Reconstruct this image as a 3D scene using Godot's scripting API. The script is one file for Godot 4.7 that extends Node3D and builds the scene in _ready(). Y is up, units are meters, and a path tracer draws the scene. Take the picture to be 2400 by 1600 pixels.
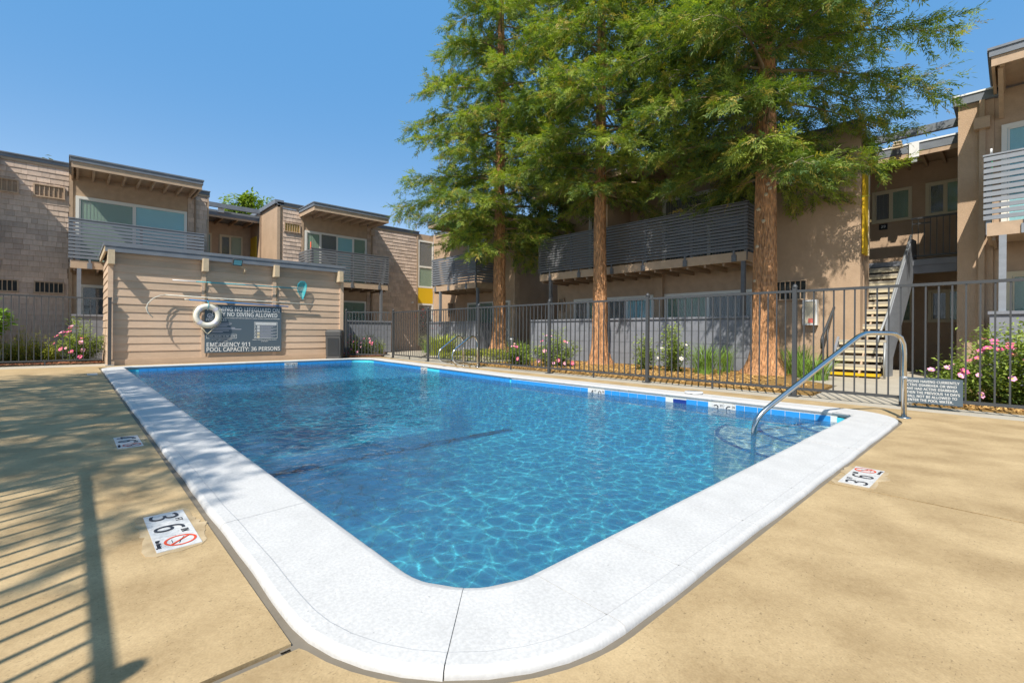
extends Node3D

var M := {}
var boxes := {}
var rng := RandomNumberGenerator.new()
var font: Font


# ---------------------------------------------------------------- mesh builder
class MB:
	var st := SurfaceTool.new()
	func _init(smooth := false) -> void:
		st.begin(Mesh.PRIMITIVE_TRIANGLES)
		st.set_smooth_group(0 if smooth else -1)
	func t(a: Vector3, b: Vector3, c: Vector3) -> void:
		st.add_vertex(a); st.add_vertex(c); st.add_vertex(b)
	func q(a: Vector3, b: Vector3, c: Vector3, d: Vector3) -> void:
		t(a, b, c); t(a, c, d)
	func box(c: Vector3, s: Vector3, b := Basis.IDENTITY) -> void:
		var x := b.x * s.x * 0.5
		var y := b.y * s.y * 0.5
		var z := b.z * s.z * 0.5
		q(c - x - y + z, c + x - y + z, c + x + y + z, c - x + y + z)
		q(c + x - y - z, c - x - y - z, c - x + y - z, c + x + y - z)
		q(c + x - y + z, c + x - y - z, c + x + y - z, c + x + y + z)
		q(c - x - y - z, c - x - y + z, c - x + y + z, c - x + y - z)
		q(c - x + y + z, c + x + y + z, c + x + y - z, c - x + y - z)
		q(c - x - y - z, c + x - y - z, c + x - y + z, c - x - y + z)
	func bar(a: Vector3, b: Vector3, w: float, h: float) -> void:
		var d := b - a
		var z := d.normalized()
		var up := Vector3.UP if absf(z.y) < 0.95 else Vector3.RIGHT
		var x := up.cross(z).normalized()
		box((a + b) * 0.5, Vector3(w, h, d.length()), Basis(x, z.cross(x), z))
	func tube(p: Array, r: Array, n := 8, caps := true) -> void:
		var rings := []
		var up := Vector3(0.13, 0.31, 0.94).normalized()
		for i in p.size():
			var d: Vector3 = (p[mini(i + 1, p.size() - 1)] - p[maxi(i - 1, 0)]).normalized()
			var x := up.cross(d)
			if x.length() < 0.05:
				x = Vector3(0.9, 0.1, 0.2).cross(d)
			x = x.normalized()
			up = d.cross(x).normalized()
			var ring := []
			var rr: float = r[mini(i, r.size() - 1)]
			for k in n:
				var a := TAU * k / n
				ring.append(p[i] + (x * cos(a) + up * sin(a)) * rr)
			rings.append(ring)
		for i in p.size() - 1:
			for k in n:
				var k2 := (k + 1) % n
				q(rings[i][k], rings[i][k2], rings[i + 1][k2], rings[i + 1][k])
		if caps:
			for k in range(1, n - 1):
				t(rings[0][0], rings[0][k + 1], rings[0][k])
				var l: Array = rings[-1]
				t(l[0], l[k], l[k + 1])
	func cyl(c: Vector3, r: float, h: float, n := 16, r2 := -1.0) -> void:
		tube([c, c + Vector3(0, h, 0)], [r, r if r2 < 0.0 else r2], n)
	func prism(poly: PackedVector2Array, y0: float, y1: float) -> void:
		# poly holds (x, z)
		var idx := Geometry2D.triangulate_polygon(poly)
		for i in range(0, idx.size(), 3):
			var a := poly[idx[i]]
			var b := poly[idx[i + 1]]
			var c := poly[idx[i + 2]]
			if (b - a).cross(c - a) > 0.0:
				var s := b; b = c; c = s
			t(Vector3(a.x, y1, a.y), Vector3(b.x, y1, b.y), Vector3(c.x, y1, c.y))
		var area := 0.0
		for i in poly.size():
			area += poly[i].cross(poly[(i + 1) % poly.size()])
		for i in poly.size():
			var a := poly[i]
			var b := poly[(i + 1) % poly.size()]
			if area > 0.0:
				var s := a; a = b; b = s
			q(Vector3(a.x, y0, a.y), Vector3(b.x, y0, b.y), Vector3(b.x, y1, b.y), Vector3(a.x, y1, a.y))
	func done() -> ArrayMesh:
		st.generate_normals()
		return st.commit()


# ---------------------------------------------------------------- helpers
func L(r: float, g: float, b: float) -> Color:
	return Color(r, g, b).linear_to_srgb()

func bytes_of(n: FastNoiseLite, size: int) -> PackedByteArray:
	var im := n.get_seamless_image(size, size)
	im.convert(Image.FORMAT_L8)
	return im.get_data()

func fnl(sd: int, f: float, oct := 4, kind := FastNoiseLite.TYPE_SIMPLEX_SMOOTH) -> FastNoiseLite:
	var n := FastNoiseLite.new()
	n.seed = sd
	n.noise_type = kind
	n.frequency = f
	n.fractal_octaves = oct
	if oct <= 1:
		n.fractal_type = FastNoiseLite.FRACTAL_NONE
	return n

func tex_from(size: int, data: PackedByteArray, fmt := Image.FORMAT_RGB8) -> ImageTexture:
	return ImageTexture.create_from_image(Image.create_from_data(size, size, false, fmt, data))

# a colour variation: multiplies the albedo between lo and hi (linear), a coarse and a fine noise together
func mottle(sd: int, f1: float, f2: float, lo: Color, hi: Color, mixf := 0.5, size := 512) -> ImageTexture:
	var a := bytes_of(fnl(sd, f1, 5), size)
	var b := bytes_of(fnl(sd + 7, f2, 3), size)
	var out := PackedByteArray()
	out.resize(size * size * 3)
	var lut := PackedByteArray()
	lut.resize(768)
	for i in 256:
		var c := lo.lerp(hi, i / 255.0).linear_to_srgb()
		lut[i * 3] = clampi(int(c.r * 255), 0, 255)
		lut[i * 3 + 1] = clampi(int(c.g * 255), 0, 255)
		lut[i * 3 + 2] = clampi(int(c.b * 255), 0, 255)
	for i in size * size:
		var v := int(a[i] * (1.0 - mixf) + b[i] * mixf) * 3
		out[i * 3] = lut[v]
		out[i * 3 + 1] = lut[v + 1]
		out[i * 3 + 2] = lut[v + 2]
	return tex_from(size, out)

func height_tex(sd: int, f: float, oct := 4, size := 512, kind := FastNoiseLite.TYPE_SIMPLEX_SMOOTH) -> ImageTexture:
	var im := fnl(sd, f, oct, kind).get_seamless_image(size, size)
	return ImageTexture.create_from_image(im)

func mat(key: String, c: Color, rough := 0.8, tex: Texture2D = null, sc := Vector3.ONE, bump: Texture2D = null, bs := 0.0, local := false) -> StandardMaterial3D:
	var m := StandardMaterial3D.new()
	m.resource_name = key
	m.albedo_color = c
	m.roughness = rough
	m.metallic_specular = 0.4
	if tex:
		m.albedo_texture = tex
	if bump:
		m.heightmap_enabled = true
		m.heightmap_texture = bump
		m.heightmap_scale = bs
	if tex or bump:
		m.uv1_triplanar = true
		m.uv1_world_triplanar = not local
		m.uv1_scale = sc
	M[key] = m
	return m

func put(parent: Node, called: String, mesh: Mesh, m: Material, xf := Transform3D.IDENTITY) -> MeshInstance3D:
	var o := MeshInstance3D.new()
	o.name = called
	o.mesh = mesh
	o.material_override = m
	o.transform = xf
	parent.add_child(o, true)
	return o

func bx(parent: Node, called: String, c: Vector3, s: Vector3, m: Material, b := Basis.IDENTITY) -> MeshInstance3D:
	var key := "%.4f %.4f %.4f" % [s.x, s.y, s.z]
	if not boxes.has(key):
		var bm := BoxMesh.new()
		bm.size = s
		boxes[key] = bm
	return put(parent, called, boxes[key], m, Transform3D(b, c))

# a box given by its two corners
func b2(parent: Node, called: String, a: Vector3, b: Vector3, m: Material) -> MeshInstance3D:
	return bx(parent, called, (a + b) * 0.5, (b - a).abs(), m)

var used := {}
func numbered(called: String) -> String:
	if not used.has(called):
		used[called] = 0
		return called
	used[called] += 1
	return "%s_%03d" % [called, used[called]]

func tag(o: Node, label: String, category: String, group := "") -> Node:
	o.set_meta("label", label)
	o.set_meta("category", category)
	if group:
		o.set_meta("group", group)
	return o

func thing(called: String, label: String, category: String, at := Vector3.ZERO, group := "", turn := 0.0) -> Node3D:
	var o := Node3D.new()
	o.name = numbered(called)
	o.position = at
	o.rotation.y = turn
	add_child(o)
	tag(o, label, category, group)
	return o

func struct(called: String, mesh: Mesh, m: Material) -> MeshInstance3D:
	var o := put(self, numbered(called), mesh, m)
	o.set_meta("kind", "structure")
	return o

func stuff(o: Node) -> Node:
	o.set_meta("kind", "stuff")
	return o

func mm(parent: Node, called: String, mesh: Mesh, m: Material, xf: Array, cols := []) -> MultiMeshInstance3D:
	var u := MultiMesh.new()
	u.transform_format = MultiMesh.TRANSFORM_3D
	u.use_colors = cols.size() > 0
	u.mesh = mesh
	u.instance_count = xf.size()
	for i in xf.size():
		u.set_instance_transform(i, xf[i])
		if cols.size():
			u.set_instance_color(i, cols[i])
	var o := MultiMeshInstance3D.new()
	o.name = called
	o.multimesh = u
	o.material_override = m
	parent.add_child(o, true)
	stuff(o)
	return o

func letters(parent: Node, called: String, s: String, cap: float, at: Vector3, right: Vector3, up: Vector3, m: Material, align := HORIZONTAL_ALIGNMENT_LEFT, bold := 0.0, stretch := 1.0, fit := 0.0) -> MeshInstance3D:
	var tm := TextMesh.new()
	tm.text = s
	var f := font
	if bold > 0.0:
		var fv := FontVariation.new()
		fv.base_font = font
		fv.variation_embolden = bold
		f = fv
	tm.font = f
	tm.font_size = 48
	tm.pixel_size = cap / (0.714 * 48.0)
	tm.depth = 0.003
	tm.curve_step = 1.5
	tm.horizontal_alignment = align
	tm.vertical_alignment = VERTICAL_ALIGNMENT_CENTER
	var n := right.cross(up)
	if fit > 0.0:
		stretch = fit / maxf(tm.get_aabb().size.x, 0.001)
	return put(parent, called, tm, m, Transform3D(Basis(right * stretch, up, n), at))

func rnd(a: float, b: float) -> float:
	return rng.randf_range(a, b)


# ---------------------------------------------------------------- main
func _ready() -> void:
	rng.seed = 20240
	var cam := Camera3D.new()
	cam.name = "camera"
	cam.projection = Camera3D.PROJECTION_FRUSTUM
	cam.near = 0.05
	cam.far = 400.0
	cam.size = 2.0 * 0.05 * 799.2 / 1103.0
	cam.frustum_offset = Vector2(0, -0.05 * 23.0 / 1103.0)
	cam.position = Vector3(0, 0.86, 0)
	cam.rotation = Vector3(0, -deg_to_rad(43.15), deg_to_rad(0.4))
	add_child(cam)
	cam.current = true
	var env := Environment.new()
	env.background_mode = Environment.BG_SKY
	env.tonemap_mode = Environment.TONE_MAPPER_LINEAR
	env.tonemap_exposure = 2.2
	env.sdfgi_enabled = true
	env.ssao_enabled = true
	env.ssil_enabled = true
	var sk := ProceduralSkyMaterial.new()
	sk.sky_top_color = Color(0.265, 0.445, 0.615)
	sk.sky_horizon_color = Color(0.80, 0.85, 0.88)
	sk.sky_curve = 0.085
	sk.ground_bottom_color = Color(0.45, 0.40, 0.33)
	sk.ground_horizon_color = Color(0.55, 0.55, 0.52)
	sk.sun_angle_max = 34.0  # broad glow round the sun, added to whiten the fill light
	sk.sun_curve = 0.5
	env.sky = Sky.new()
	env.sky.sky_material = sk
	var we := WorldEnvironment.new()
	we.name = "world_environment"
	we.environment = env
	add_child(we)
	var sun := DirectionalLight3D.new()
	sun.name = "sun"
	sun.light_color = Color(1.0, 0.975, 0.93)
	sun.light_energy = 0.91
	sun.light_angular_distance = 0.5
	sun.shadow_enabled = true
	sun.basis = Basis.looking_at(Vector3(0.574, -0.776, -0.259).normalized(), Vector3.UP)
	add_child(sun)

	var sf := SystemFont.new()
	sf.font_names = PackedStringArray(["Droid Sans"])
	font = sf
	make_materials()
	make_ground()
	make_pool()
	make_pool_house()
	make_left_wing()
	make_second_wing()
	make_corner_wing()
	make_long_wing()
	make_right_wing()
	make_stairs()
	make_fences()
	make_trees()
	make_beds()
	make_pool_gear()
	make_signs()
	make_small_things()


func make_materials() -> void:
	var fine := height_tex(11, 0.06, 4)
	var grit := height_tex(12, 0.25, 2)
	var mot := mottle(21, 0.006, 0.05, Color(0.78, 0.77, 0.75), Color(1, 1, 1), 0.35)
	var streak := mottle(23, 0.01, 0.08, Color(0.72, 0.72, 0.72), Color(1, 1, 1), 0.4)
	var deckt := mottle(25, 0.006, 0.09, Color(0.50, 0.455, 0.39), Color(1, 1, 1), 0.25, 1024)
	M["fine"] = fine
	mat("deck", L(0.60, 0.44, 0.24), 0.85, deckt, Vector3.ONE * 0.32, grit, 0.04)
	mat("curb", L(0.60, 0.54, 0.44), 0.9, mot, Vector3.ONE * 0.6, grit, 0.15)
	mat("soil", L(0.16, 0.10, 0.055), 0.95, mot, Vector3.ONE * 1.5, fine, 1.0)
	mat("mulch", L(0.42, 0.25, 0.08), 0.95, streak, Vector3.ONE * 3.0, fine, 1.5)
	mat("joint", L(0.20, 0.17, 0.13), 0.9, mot, Vector3.ONE)
	mat("stucco", L(0.58, 0.41, 0.275), 0.9, mot, Vector3.ONE * 0.35, grit, 0.5)
	mat("tan", L(0.50, 0.36, 0.245), 0.75, streak, Vector3.ONE * 0.8)
	mat("tan_dark", L(0.34, 0.245, 0.17), 0.8, streak, Vector3.ONE * 0.8)
	for i in 4:
		var k: float = [0.86, 0.95, 1.03, 1.12][i]
		mat("shingle%d" % i, L(0.62 * k, 0.475 * k, 0.375 * k), 0.85, streak, Vector3(2.5, 0.8, 2.5), fine, 0.3)
	mat("siding", L(0.68, 0.49, 0.345), 0.75, streak, Vector3(0.3, 2.0, 0.3), fine, 0.15)
	mat("siding_b", L(0.60, 0.435, 0.305), 0.75, streak, Vector3(0.3, 2.0, 0.3), fine, 0.15)
	mat("beam_end", L(0.62, 0.49, 0.33), 0.8, streak, Vector3(2.0, 1.0, 2.0))
	mat("fascia", L(0.19, 0.21, 0.24), 0.6, streak, Vector3.ONE * 0.6)
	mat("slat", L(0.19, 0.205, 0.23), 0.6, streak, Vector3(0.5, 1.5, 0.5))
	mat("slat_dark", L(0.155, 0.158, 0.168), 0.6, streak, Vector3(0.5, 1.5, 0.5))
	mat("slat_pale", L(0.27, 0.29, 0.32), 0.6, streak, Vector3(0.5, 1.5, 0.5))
	mat("patio", L(0.24, 0.25, 0.28), 0.7, streak, Vector3.ONE * 0.7)
	mat("white", L(0.72, 0.70, 0.64), 0.5)
	mat("white_metal", L(0.75, 0.75, 0.74), 0.4)
	mat("cream", L(0.60, 0.52, 0.36), 0.6)
	mat("iron", L(0.06, 0.062, 0.064), 0.45)
	mat("black", L(0.02, 0.02, 0.022), 0.6)
	mat("yellow", L(0.66, 0.42, 0.015), 0.5)
	mat("dark_void", L(0.03, 0.035, 0.035), 0.9)
	mat("blind_green", L(0.13, 0.24, 0.15), 0.8)
	mat("blind_grey", L(0.17, 0.17, 0.15), 0.8)
	mat("glass_teal", L(0.20, 0.50, 0.55), 0.7)  # teal stands in for the bright reflection in the left wing window
	mat("blind_dark", L(0.05, 0.06, 0.06), 0.8)
	mat("coping", L(0.645, 0.63, 0.61), 0.7, mottle(31, 0.010, 0.06, Color(0.84, 0.84, 0.84), Color(1, 1, 1), 0.3), Vector3.ONE * 0.9, grit, 0.05)
	mat("pool_floor", L(0.07, 0.60, 0.76), 0.7, mottle(33, 0.008, 0.03, Color(0.85, 0.9, 0.92), Color(1, 1, 1), 0.3), Vector3.ONE * 0.3)
	mat("pool_step", L(0.55, 0.80, 0.74), 0.7)
	mat("tile_blue", L(0.03, 0.26, 0.62), 0.2)
	mat("tile_navy", L(0.015, 0.04, 0.22), 0.3)
	mat("grout", L(0.60, 0.62, 0.60), 0.8)
	mat("tile_white", L(0.70, 0.69, 0.67), 0.3)
	mat("mortar", L(0.56, 0.435, 0.27), 0.9, M.deck.albedo_texture, Vector3.ONE * 1.1)
	mat("ink", L(0.03, 0.032, 0.04), 0.5)
	mat("red", L(0.66, 0.07, 0.02), 0.5)
	mat("sign_slate", L(0.085, 0.115, 0.14), 0.5)
	mat("sign_ink", L(0.74, 0.73, 0.70), 0.6)
	mat("ring_white", L(0.70, 0.66, 0.56), 0.5)
	mat("band", L(0.62, 0.60, 0.66), 0.5)
	mat("pole_teal", L(0.02, 0.36, 0.45), 0.4)
	mat("pole_blue", L(0.03, 0.20, 0.50), 0.4)
	mat("pole_pale", L(0.60, 0.58, 0.50), 0.4)
	mat("rope", L(0.62, 0.56, 0.40), 0.9)
	mat("net_cloth", L(0.03, 0.42, 0.45), 0.6)
	M.net_cloth.transparency = BaseMaterial3D.TRANSPARENCY_ALPHA
	M.net_cloth.roughness = 0.6
	M.net_cloth.albedo_color.a = 0.72
	mat("bin", L(0.075, 0.07, 0.065), 0.6)
	mat("bin_face", L(0.035, 0.034, 0.033), 0.5)
	mat("copper", L(0.45, 0.30, 0.08), 0.4)
	mat("green_handle", L(0.02, 0.35, 0.16), 0.5)
	var steel := mat("steel", L(0.62, 0.60, 0.56), 0.16)
	steel.metallic = 1.0
	var galv := mat("galv", L(0.45, 0.47, 0.48), 0.5)
	galv.metallic = 0.6
	var pane := mat("pane", Color(1, 1, 1, 0.06), 0.03)
	pane.transparency = BaseMaterial3D.TRANSPARENCY_ALPHA
	pane.metallic_specular = 0.34
	# foliage, tinted per copy
	for k in ["leaf", "needle"]:
		var f := mat(k, Color(1, 1, 1), 0.55)
		f.vertex_color_use_as_albedo = true
		f.backlight_enabled = true
		f.backlight = Color(0.75, 0.80, 0.35) if k == "leaf" else Color(0.90, 0.95, 0.42)
	mat("blade", L(0.17, 0.28, 0.05), 0.5)
	M.blade.backlight_enabled = true
	M.blade.backlight = Color(0.45, 0.55, 0.2)
	mat("blade_pale", L(0.36, 0.40, 0.05), 0.5)
	M.blade_pale.backlight_enabled = true
	M.blade_pale.backlight = Color(0.5, 0.55, 0.2)
	mat("blade_grey", L(0.22, 0.27, 0.19), 0.6)
	mat("petal", L(0.78, 0.13, 0.28), 0.6)
	mat("petal_pale", L(0.80, 0.36, 0.50), 0.6)
	mat("petal_red", L(0.65, 0.05, 0.03), 0.6)
	mat("petal_white", L(0.78, 0.72, 0.66), 0.6)
	mat("stamen", L(0.75, 0.50, 0.08), 0.7)
	mat("stem", L(0.12, 0.13, 0.05), 0.8)
	mat("twig", L(0.26, 0.19, 0.12), 0.9)
	mat("dry", L(0.52, 0.42, 0.28), 0.9)
	# specks and grit on the concrete and the coping, as a second, finer layer
	for e in [["deck", 61, 0.11, 0.90, 1.9], ["coping", 63, 0.09, 0.90, 1.3], ["curb", 65, 0.11, 0.8, 2.1], ["stucco", 67, 0.16, 0.86, 1.7], ["tile_white", 69, 0.03, 0.86, 2.5]]:
		var m: StandardMaterial3D = M[e[0]]
		var d1 := bytes_of(fnl(e[1], e[2], 2), 512)
		var d2 := bytes_of(fnl(e[1] + 1, e[2] * 1.7, 1, FastNoiseLite.TYPE_VALUE), 512)
		var db := PackedByteArray()
		db.resize(512 * 512 * 3)
		for i in 512 * 512:
			var v := int(255 * lerpf(e[3], 1.0, d1[i] / 255.0))
			if d2[i] > (246 if e[0] == "coping" else 232):
				v = int(v * 0.84)
			db[i * 3] = v
			db[i * 3 + 1] = v
			db[i * 3 + 2] = v
		m.detail_enabled = true
		m.detail_blend_mode = BaseMaterial3D.BLEND_MODE_MUL
		m.detail_uv_layer = BaseMaterial3D.DETAIL_UV_2
		m.detail_albedo = tex_from(512, db)
		m.uv2_triplanar = true
		m.uv2_world_triplanar = true
		m.uv2_scale = Vector3.ONE * e[4]
	# redwood bark: stretched furrows
	var bt := PackedByteArray()
	var n1 := bytes_of(fnl(41, 0.02, 4), 512)
	var n2 := bytes_of(fnl(42, 0.05, 3), 512)
	bt.resize(512 * 512 * 3)
	for i in 512 * 512:
		var v := n1[i] / 255.0
		var w := n2[i] / 255.0
		var c := Color(0.22, 0.10, 0.045).lerp(Color(0.86, 0.42, 0.18), clampf(v * 1.5 - 0.3, 0, 1)).lerp(Color(0.66, 0.46, 0.30), clampf(w * 1.6 - 0.7, 0, 1) * 0.7).linear_to_srgb()
		bt[i * 3] = int(c.r * 255)
		bt[i * 3 + 1] = int(c.g * 255)
		bt[i * 3 + 2] = int(c.b * 255)
	mat("bark", Color(1, 1, 1), 0.95, tex_from(512, bt), Vector3(3.2, 0.42, 3.2), height_tex(41, 0.02, 4), 5.0)
	mat("bark_grey", L(0.6, 0.52, 0.48), 0.95, M.bark.albedo_texture, Vector3(3.2, 0.42, 3.2), height_tex(41, 0.02, 4), 3.0)
	# water: a clear rippled surface, and just under it a netted film imitating caustic light
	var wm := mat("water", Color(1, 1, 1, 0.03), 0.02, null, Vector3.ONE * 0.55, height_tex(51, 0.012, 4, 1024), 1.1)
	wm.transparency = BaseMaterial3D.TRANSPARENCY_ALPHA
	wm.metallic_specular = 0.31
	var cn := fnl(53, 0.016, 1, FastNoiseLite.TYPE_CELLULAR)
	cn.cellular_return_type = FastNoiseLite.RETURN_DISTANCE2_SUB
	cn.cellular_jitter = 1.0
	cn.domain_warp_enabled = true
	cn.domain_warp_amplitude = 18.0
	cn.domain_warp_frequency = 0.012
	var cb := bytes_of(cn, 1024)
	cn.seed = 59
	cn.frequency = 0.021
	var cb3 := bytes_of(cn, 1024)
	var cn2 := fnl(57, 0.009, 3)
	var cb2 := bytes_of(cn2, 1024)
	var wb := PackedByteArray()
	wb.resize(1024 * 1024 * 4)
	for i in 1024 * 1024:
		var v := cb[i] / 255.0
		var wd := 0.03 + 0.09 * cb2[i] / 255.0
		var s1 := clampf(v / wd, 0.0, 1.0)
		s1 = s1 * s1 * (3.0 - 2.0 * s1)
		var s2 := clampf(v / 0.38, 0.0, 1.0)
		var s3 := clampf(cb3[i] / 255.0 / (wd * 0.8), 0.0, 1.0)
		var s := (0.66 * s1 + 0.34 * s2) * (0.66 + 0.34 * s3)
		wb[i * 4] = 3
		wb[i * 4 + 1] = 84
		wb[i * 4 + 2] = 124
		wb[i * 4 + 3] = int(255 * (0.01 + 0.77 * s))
	var rm := mat("caustic_film", Color(1, 1, 1), 0.5, tex_from(1024, wb, Image.FORMAT_RGBA8), Vector3.ONE * 0.40)
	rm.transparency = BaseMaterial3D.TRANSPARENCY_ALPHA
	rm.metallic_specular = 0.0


# ---------------------------------------------------------------- ground and deck
func arc(c: Vector2, r: float, a0: float, a1: float, n := 10) -> PackedVector2Array:
	var p := PackedVector2Array()
	for i in n + 1:
		var a := lerpf(a0, a1, float(i) / n)
		p.append(c + Vector2(cos(a), sin(a)) * r)
	return p

# the pool's inner edge as (x, z), running away along the left side last
func pool_edge() -> PackedVector2Array:
	var p := PackedVector2Array()
	p.append(Vector2(0.84, -13.3))
	p.append_array(arc(Vector2(1.17, -1.456), 0.33, PI, PI / 2, 12))
	p.append_array(arc(Vector2(5.83, -1.346), 0.22, PI / 2, 0, 8))
	p.append(Vector2(6.05, -6.5))
	p.append_array(arc(Vector2(6.17, -13.2), 0.42, 0, -PI / 2, 10))
	p.append(Vector2(1.0, -13.46))
	return p

func make_ground() -> void:
	var g := MB.new()
	var y := -0.05
	for r in [[-60, -60, 60, -14.2], [-60, -0.5, 60, 60], [-60, -14.2, 0.2, -0.5], [7.0, -14.2, 60, -0.5]]:
		g.q(Vector3(r[0], y, r[3]), Vector3(r[2], y, r[3]), Vector3(r[2], y, r[1]), Vector3(r[0], y, r[1]))
	struct("ground", g.done(), M.curb)
	var deck := Node3D.new()
	deck.name = "pool_deck"
	add_child(deck)
	deck.set_meta("kind", "structure")
	var gap := 0.009
	var slabs := []
	for z in [[-10.4, -14.45], [-6.5, -10.4], [-1.345, -6.5]]:
		slabs.append(PackedVector2Array([Vector2(-2.4, z[0] - gap), Vector2(0.446, z[0] - gap), Vector2(0.446, z[1] + gap), Vector2(-2.4, z[1] + gap)]))
	var nearp := PackedVector2Array([Vector2(-2.4, -1.32)])
	var oc := arc(Vector2(1.17, -1.456), 0.722, PI, PI / 2, 14)
	for q in oc:
		if q.y > -1.32:
			if nearp.size() == 1:
				nearp.append(Vector2(0.455, -1.32))
			nearp.append(q)
	nearp.append_array(PackedVector2Array([Vector2(3.2 - gap, -0.734), Vector2(3.12 - gap, 8.0), Vector2(-2.4, 8.0)]))
	slabs.append(nearp)
	var rp := PackedVector2Array([Vector2(3.2 + gap, -0.734)])
	rp.append_array(arc(Vector2(5.83, -1.346), 0.612, PI / 2, 0, 12))
	rp.append_array(PackedVector2Array([Vector2(6.442, -4.6), Vector2(6.96, -4.6), Vector2(6.96, 8.0), Vector2(3.12 + gap, 8.0)]))
	slabs.append(rp)
	slabs.append(PackedVector2Array([Vector2(6.442, -4.6 - gap), Vector2(6.442, -6.5), Vector2(6.72, -9.4), Vector2(7.02, -9.4), Vector2(6.96, -4.6 - gap)]))
	slabs.append(PackedVector2Array([Vector2(6.72, -9.4 - gap), Vector2(7.0, -13.3), Vector2(6.85, -13.7), Vector2(6.3, -14.05), Vector2(6.3, -14.45), Vector2(7.6, -14.45), Vector2(7.3, -13.2), Vector2(7.02, -9.4 - gap)]))
	slabs.append(PackedVector2Array([Vector2(0.44, -13.87), Vector2(0.44, -14.45), Vector2(6.29, -14.45), Vector2(6.29, -14.05)]))
	for s in slabs:
		var b := MB.new()
		b.prism(s, -0.12, 0.0)
		put(deck, "concrete_slab", b.done(), M.deck)
	# the wide filled joint in front of the near left slab
	b2(deck, "joint_strip", Vector3(-2.4, -0.1, -1.347), Vector3(0.44, -0.008, -1.318), M.joint)
	# far left: pale concrete apron under the back fence
	var ap := MB.new()
	ap.prism(PackedVector2Array([Vector2(-6, -14.46), Vector2(0.7, -14.46), Vector2(0.7, -15.45), Vector2(-6, -15.45)]), -0.1, -0.004)
	put(deck, "concrete_apron", ap.done(), M.curb)
	# pale kerb strip under the right-hand fence
	var cu := Node3D.new()
	cu.name = "kerb_strip"
	add_child(cu)
	cu.set_meta("kind", "structure")
	var zs := [5.0, 1.2, -1.6, -4.4, -7.2, -10.0]
	for i in zs.size() - 1:
		var b := MB.new()
		b.prism(PackedVector2Array([Vector2(6.966, zs[i] - 0.004), Vector2(7.5, zs[i] - 0.004), Vector2(7.5, zs[i + 1] + 0.004), Vector2(6.966, zs[i + 1] + 0.004)]), -0.1, -0.002)
		put(cu, "kerb_slab", b.done(), M.curb)
	var far := MB.new()
	far.prism(PackedVector2Array([Vector2(7.04, -10.01), Vector2(7.75, -10.01), Vector2(8.1, -13.0), Vector2(9.4, -14.6), Vector2(12.0, -18.15), Vector2(9.9, -18.15), Vector2(7.7, -14.5), Vector2(7.33, -13.2)]), -0.1, 0.004)
	struct("path", far.done(), M.curb)
	var walk := MB.new()
	walk.prism(PackedVector2Array([Vector2(7.506, -1.9), Vector2(9.3, -2.0), Vector2(10.2, -2.9), Vector2(12.1, -2.9), Vector2(16, -2.9), Vector2(16, -0.7), Vector2(9.4, -0.75), Vector2(7.506, -0.9)]), -0.1, 0.0)
	struct("walkway", walk.done(), M.curb)


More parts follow.
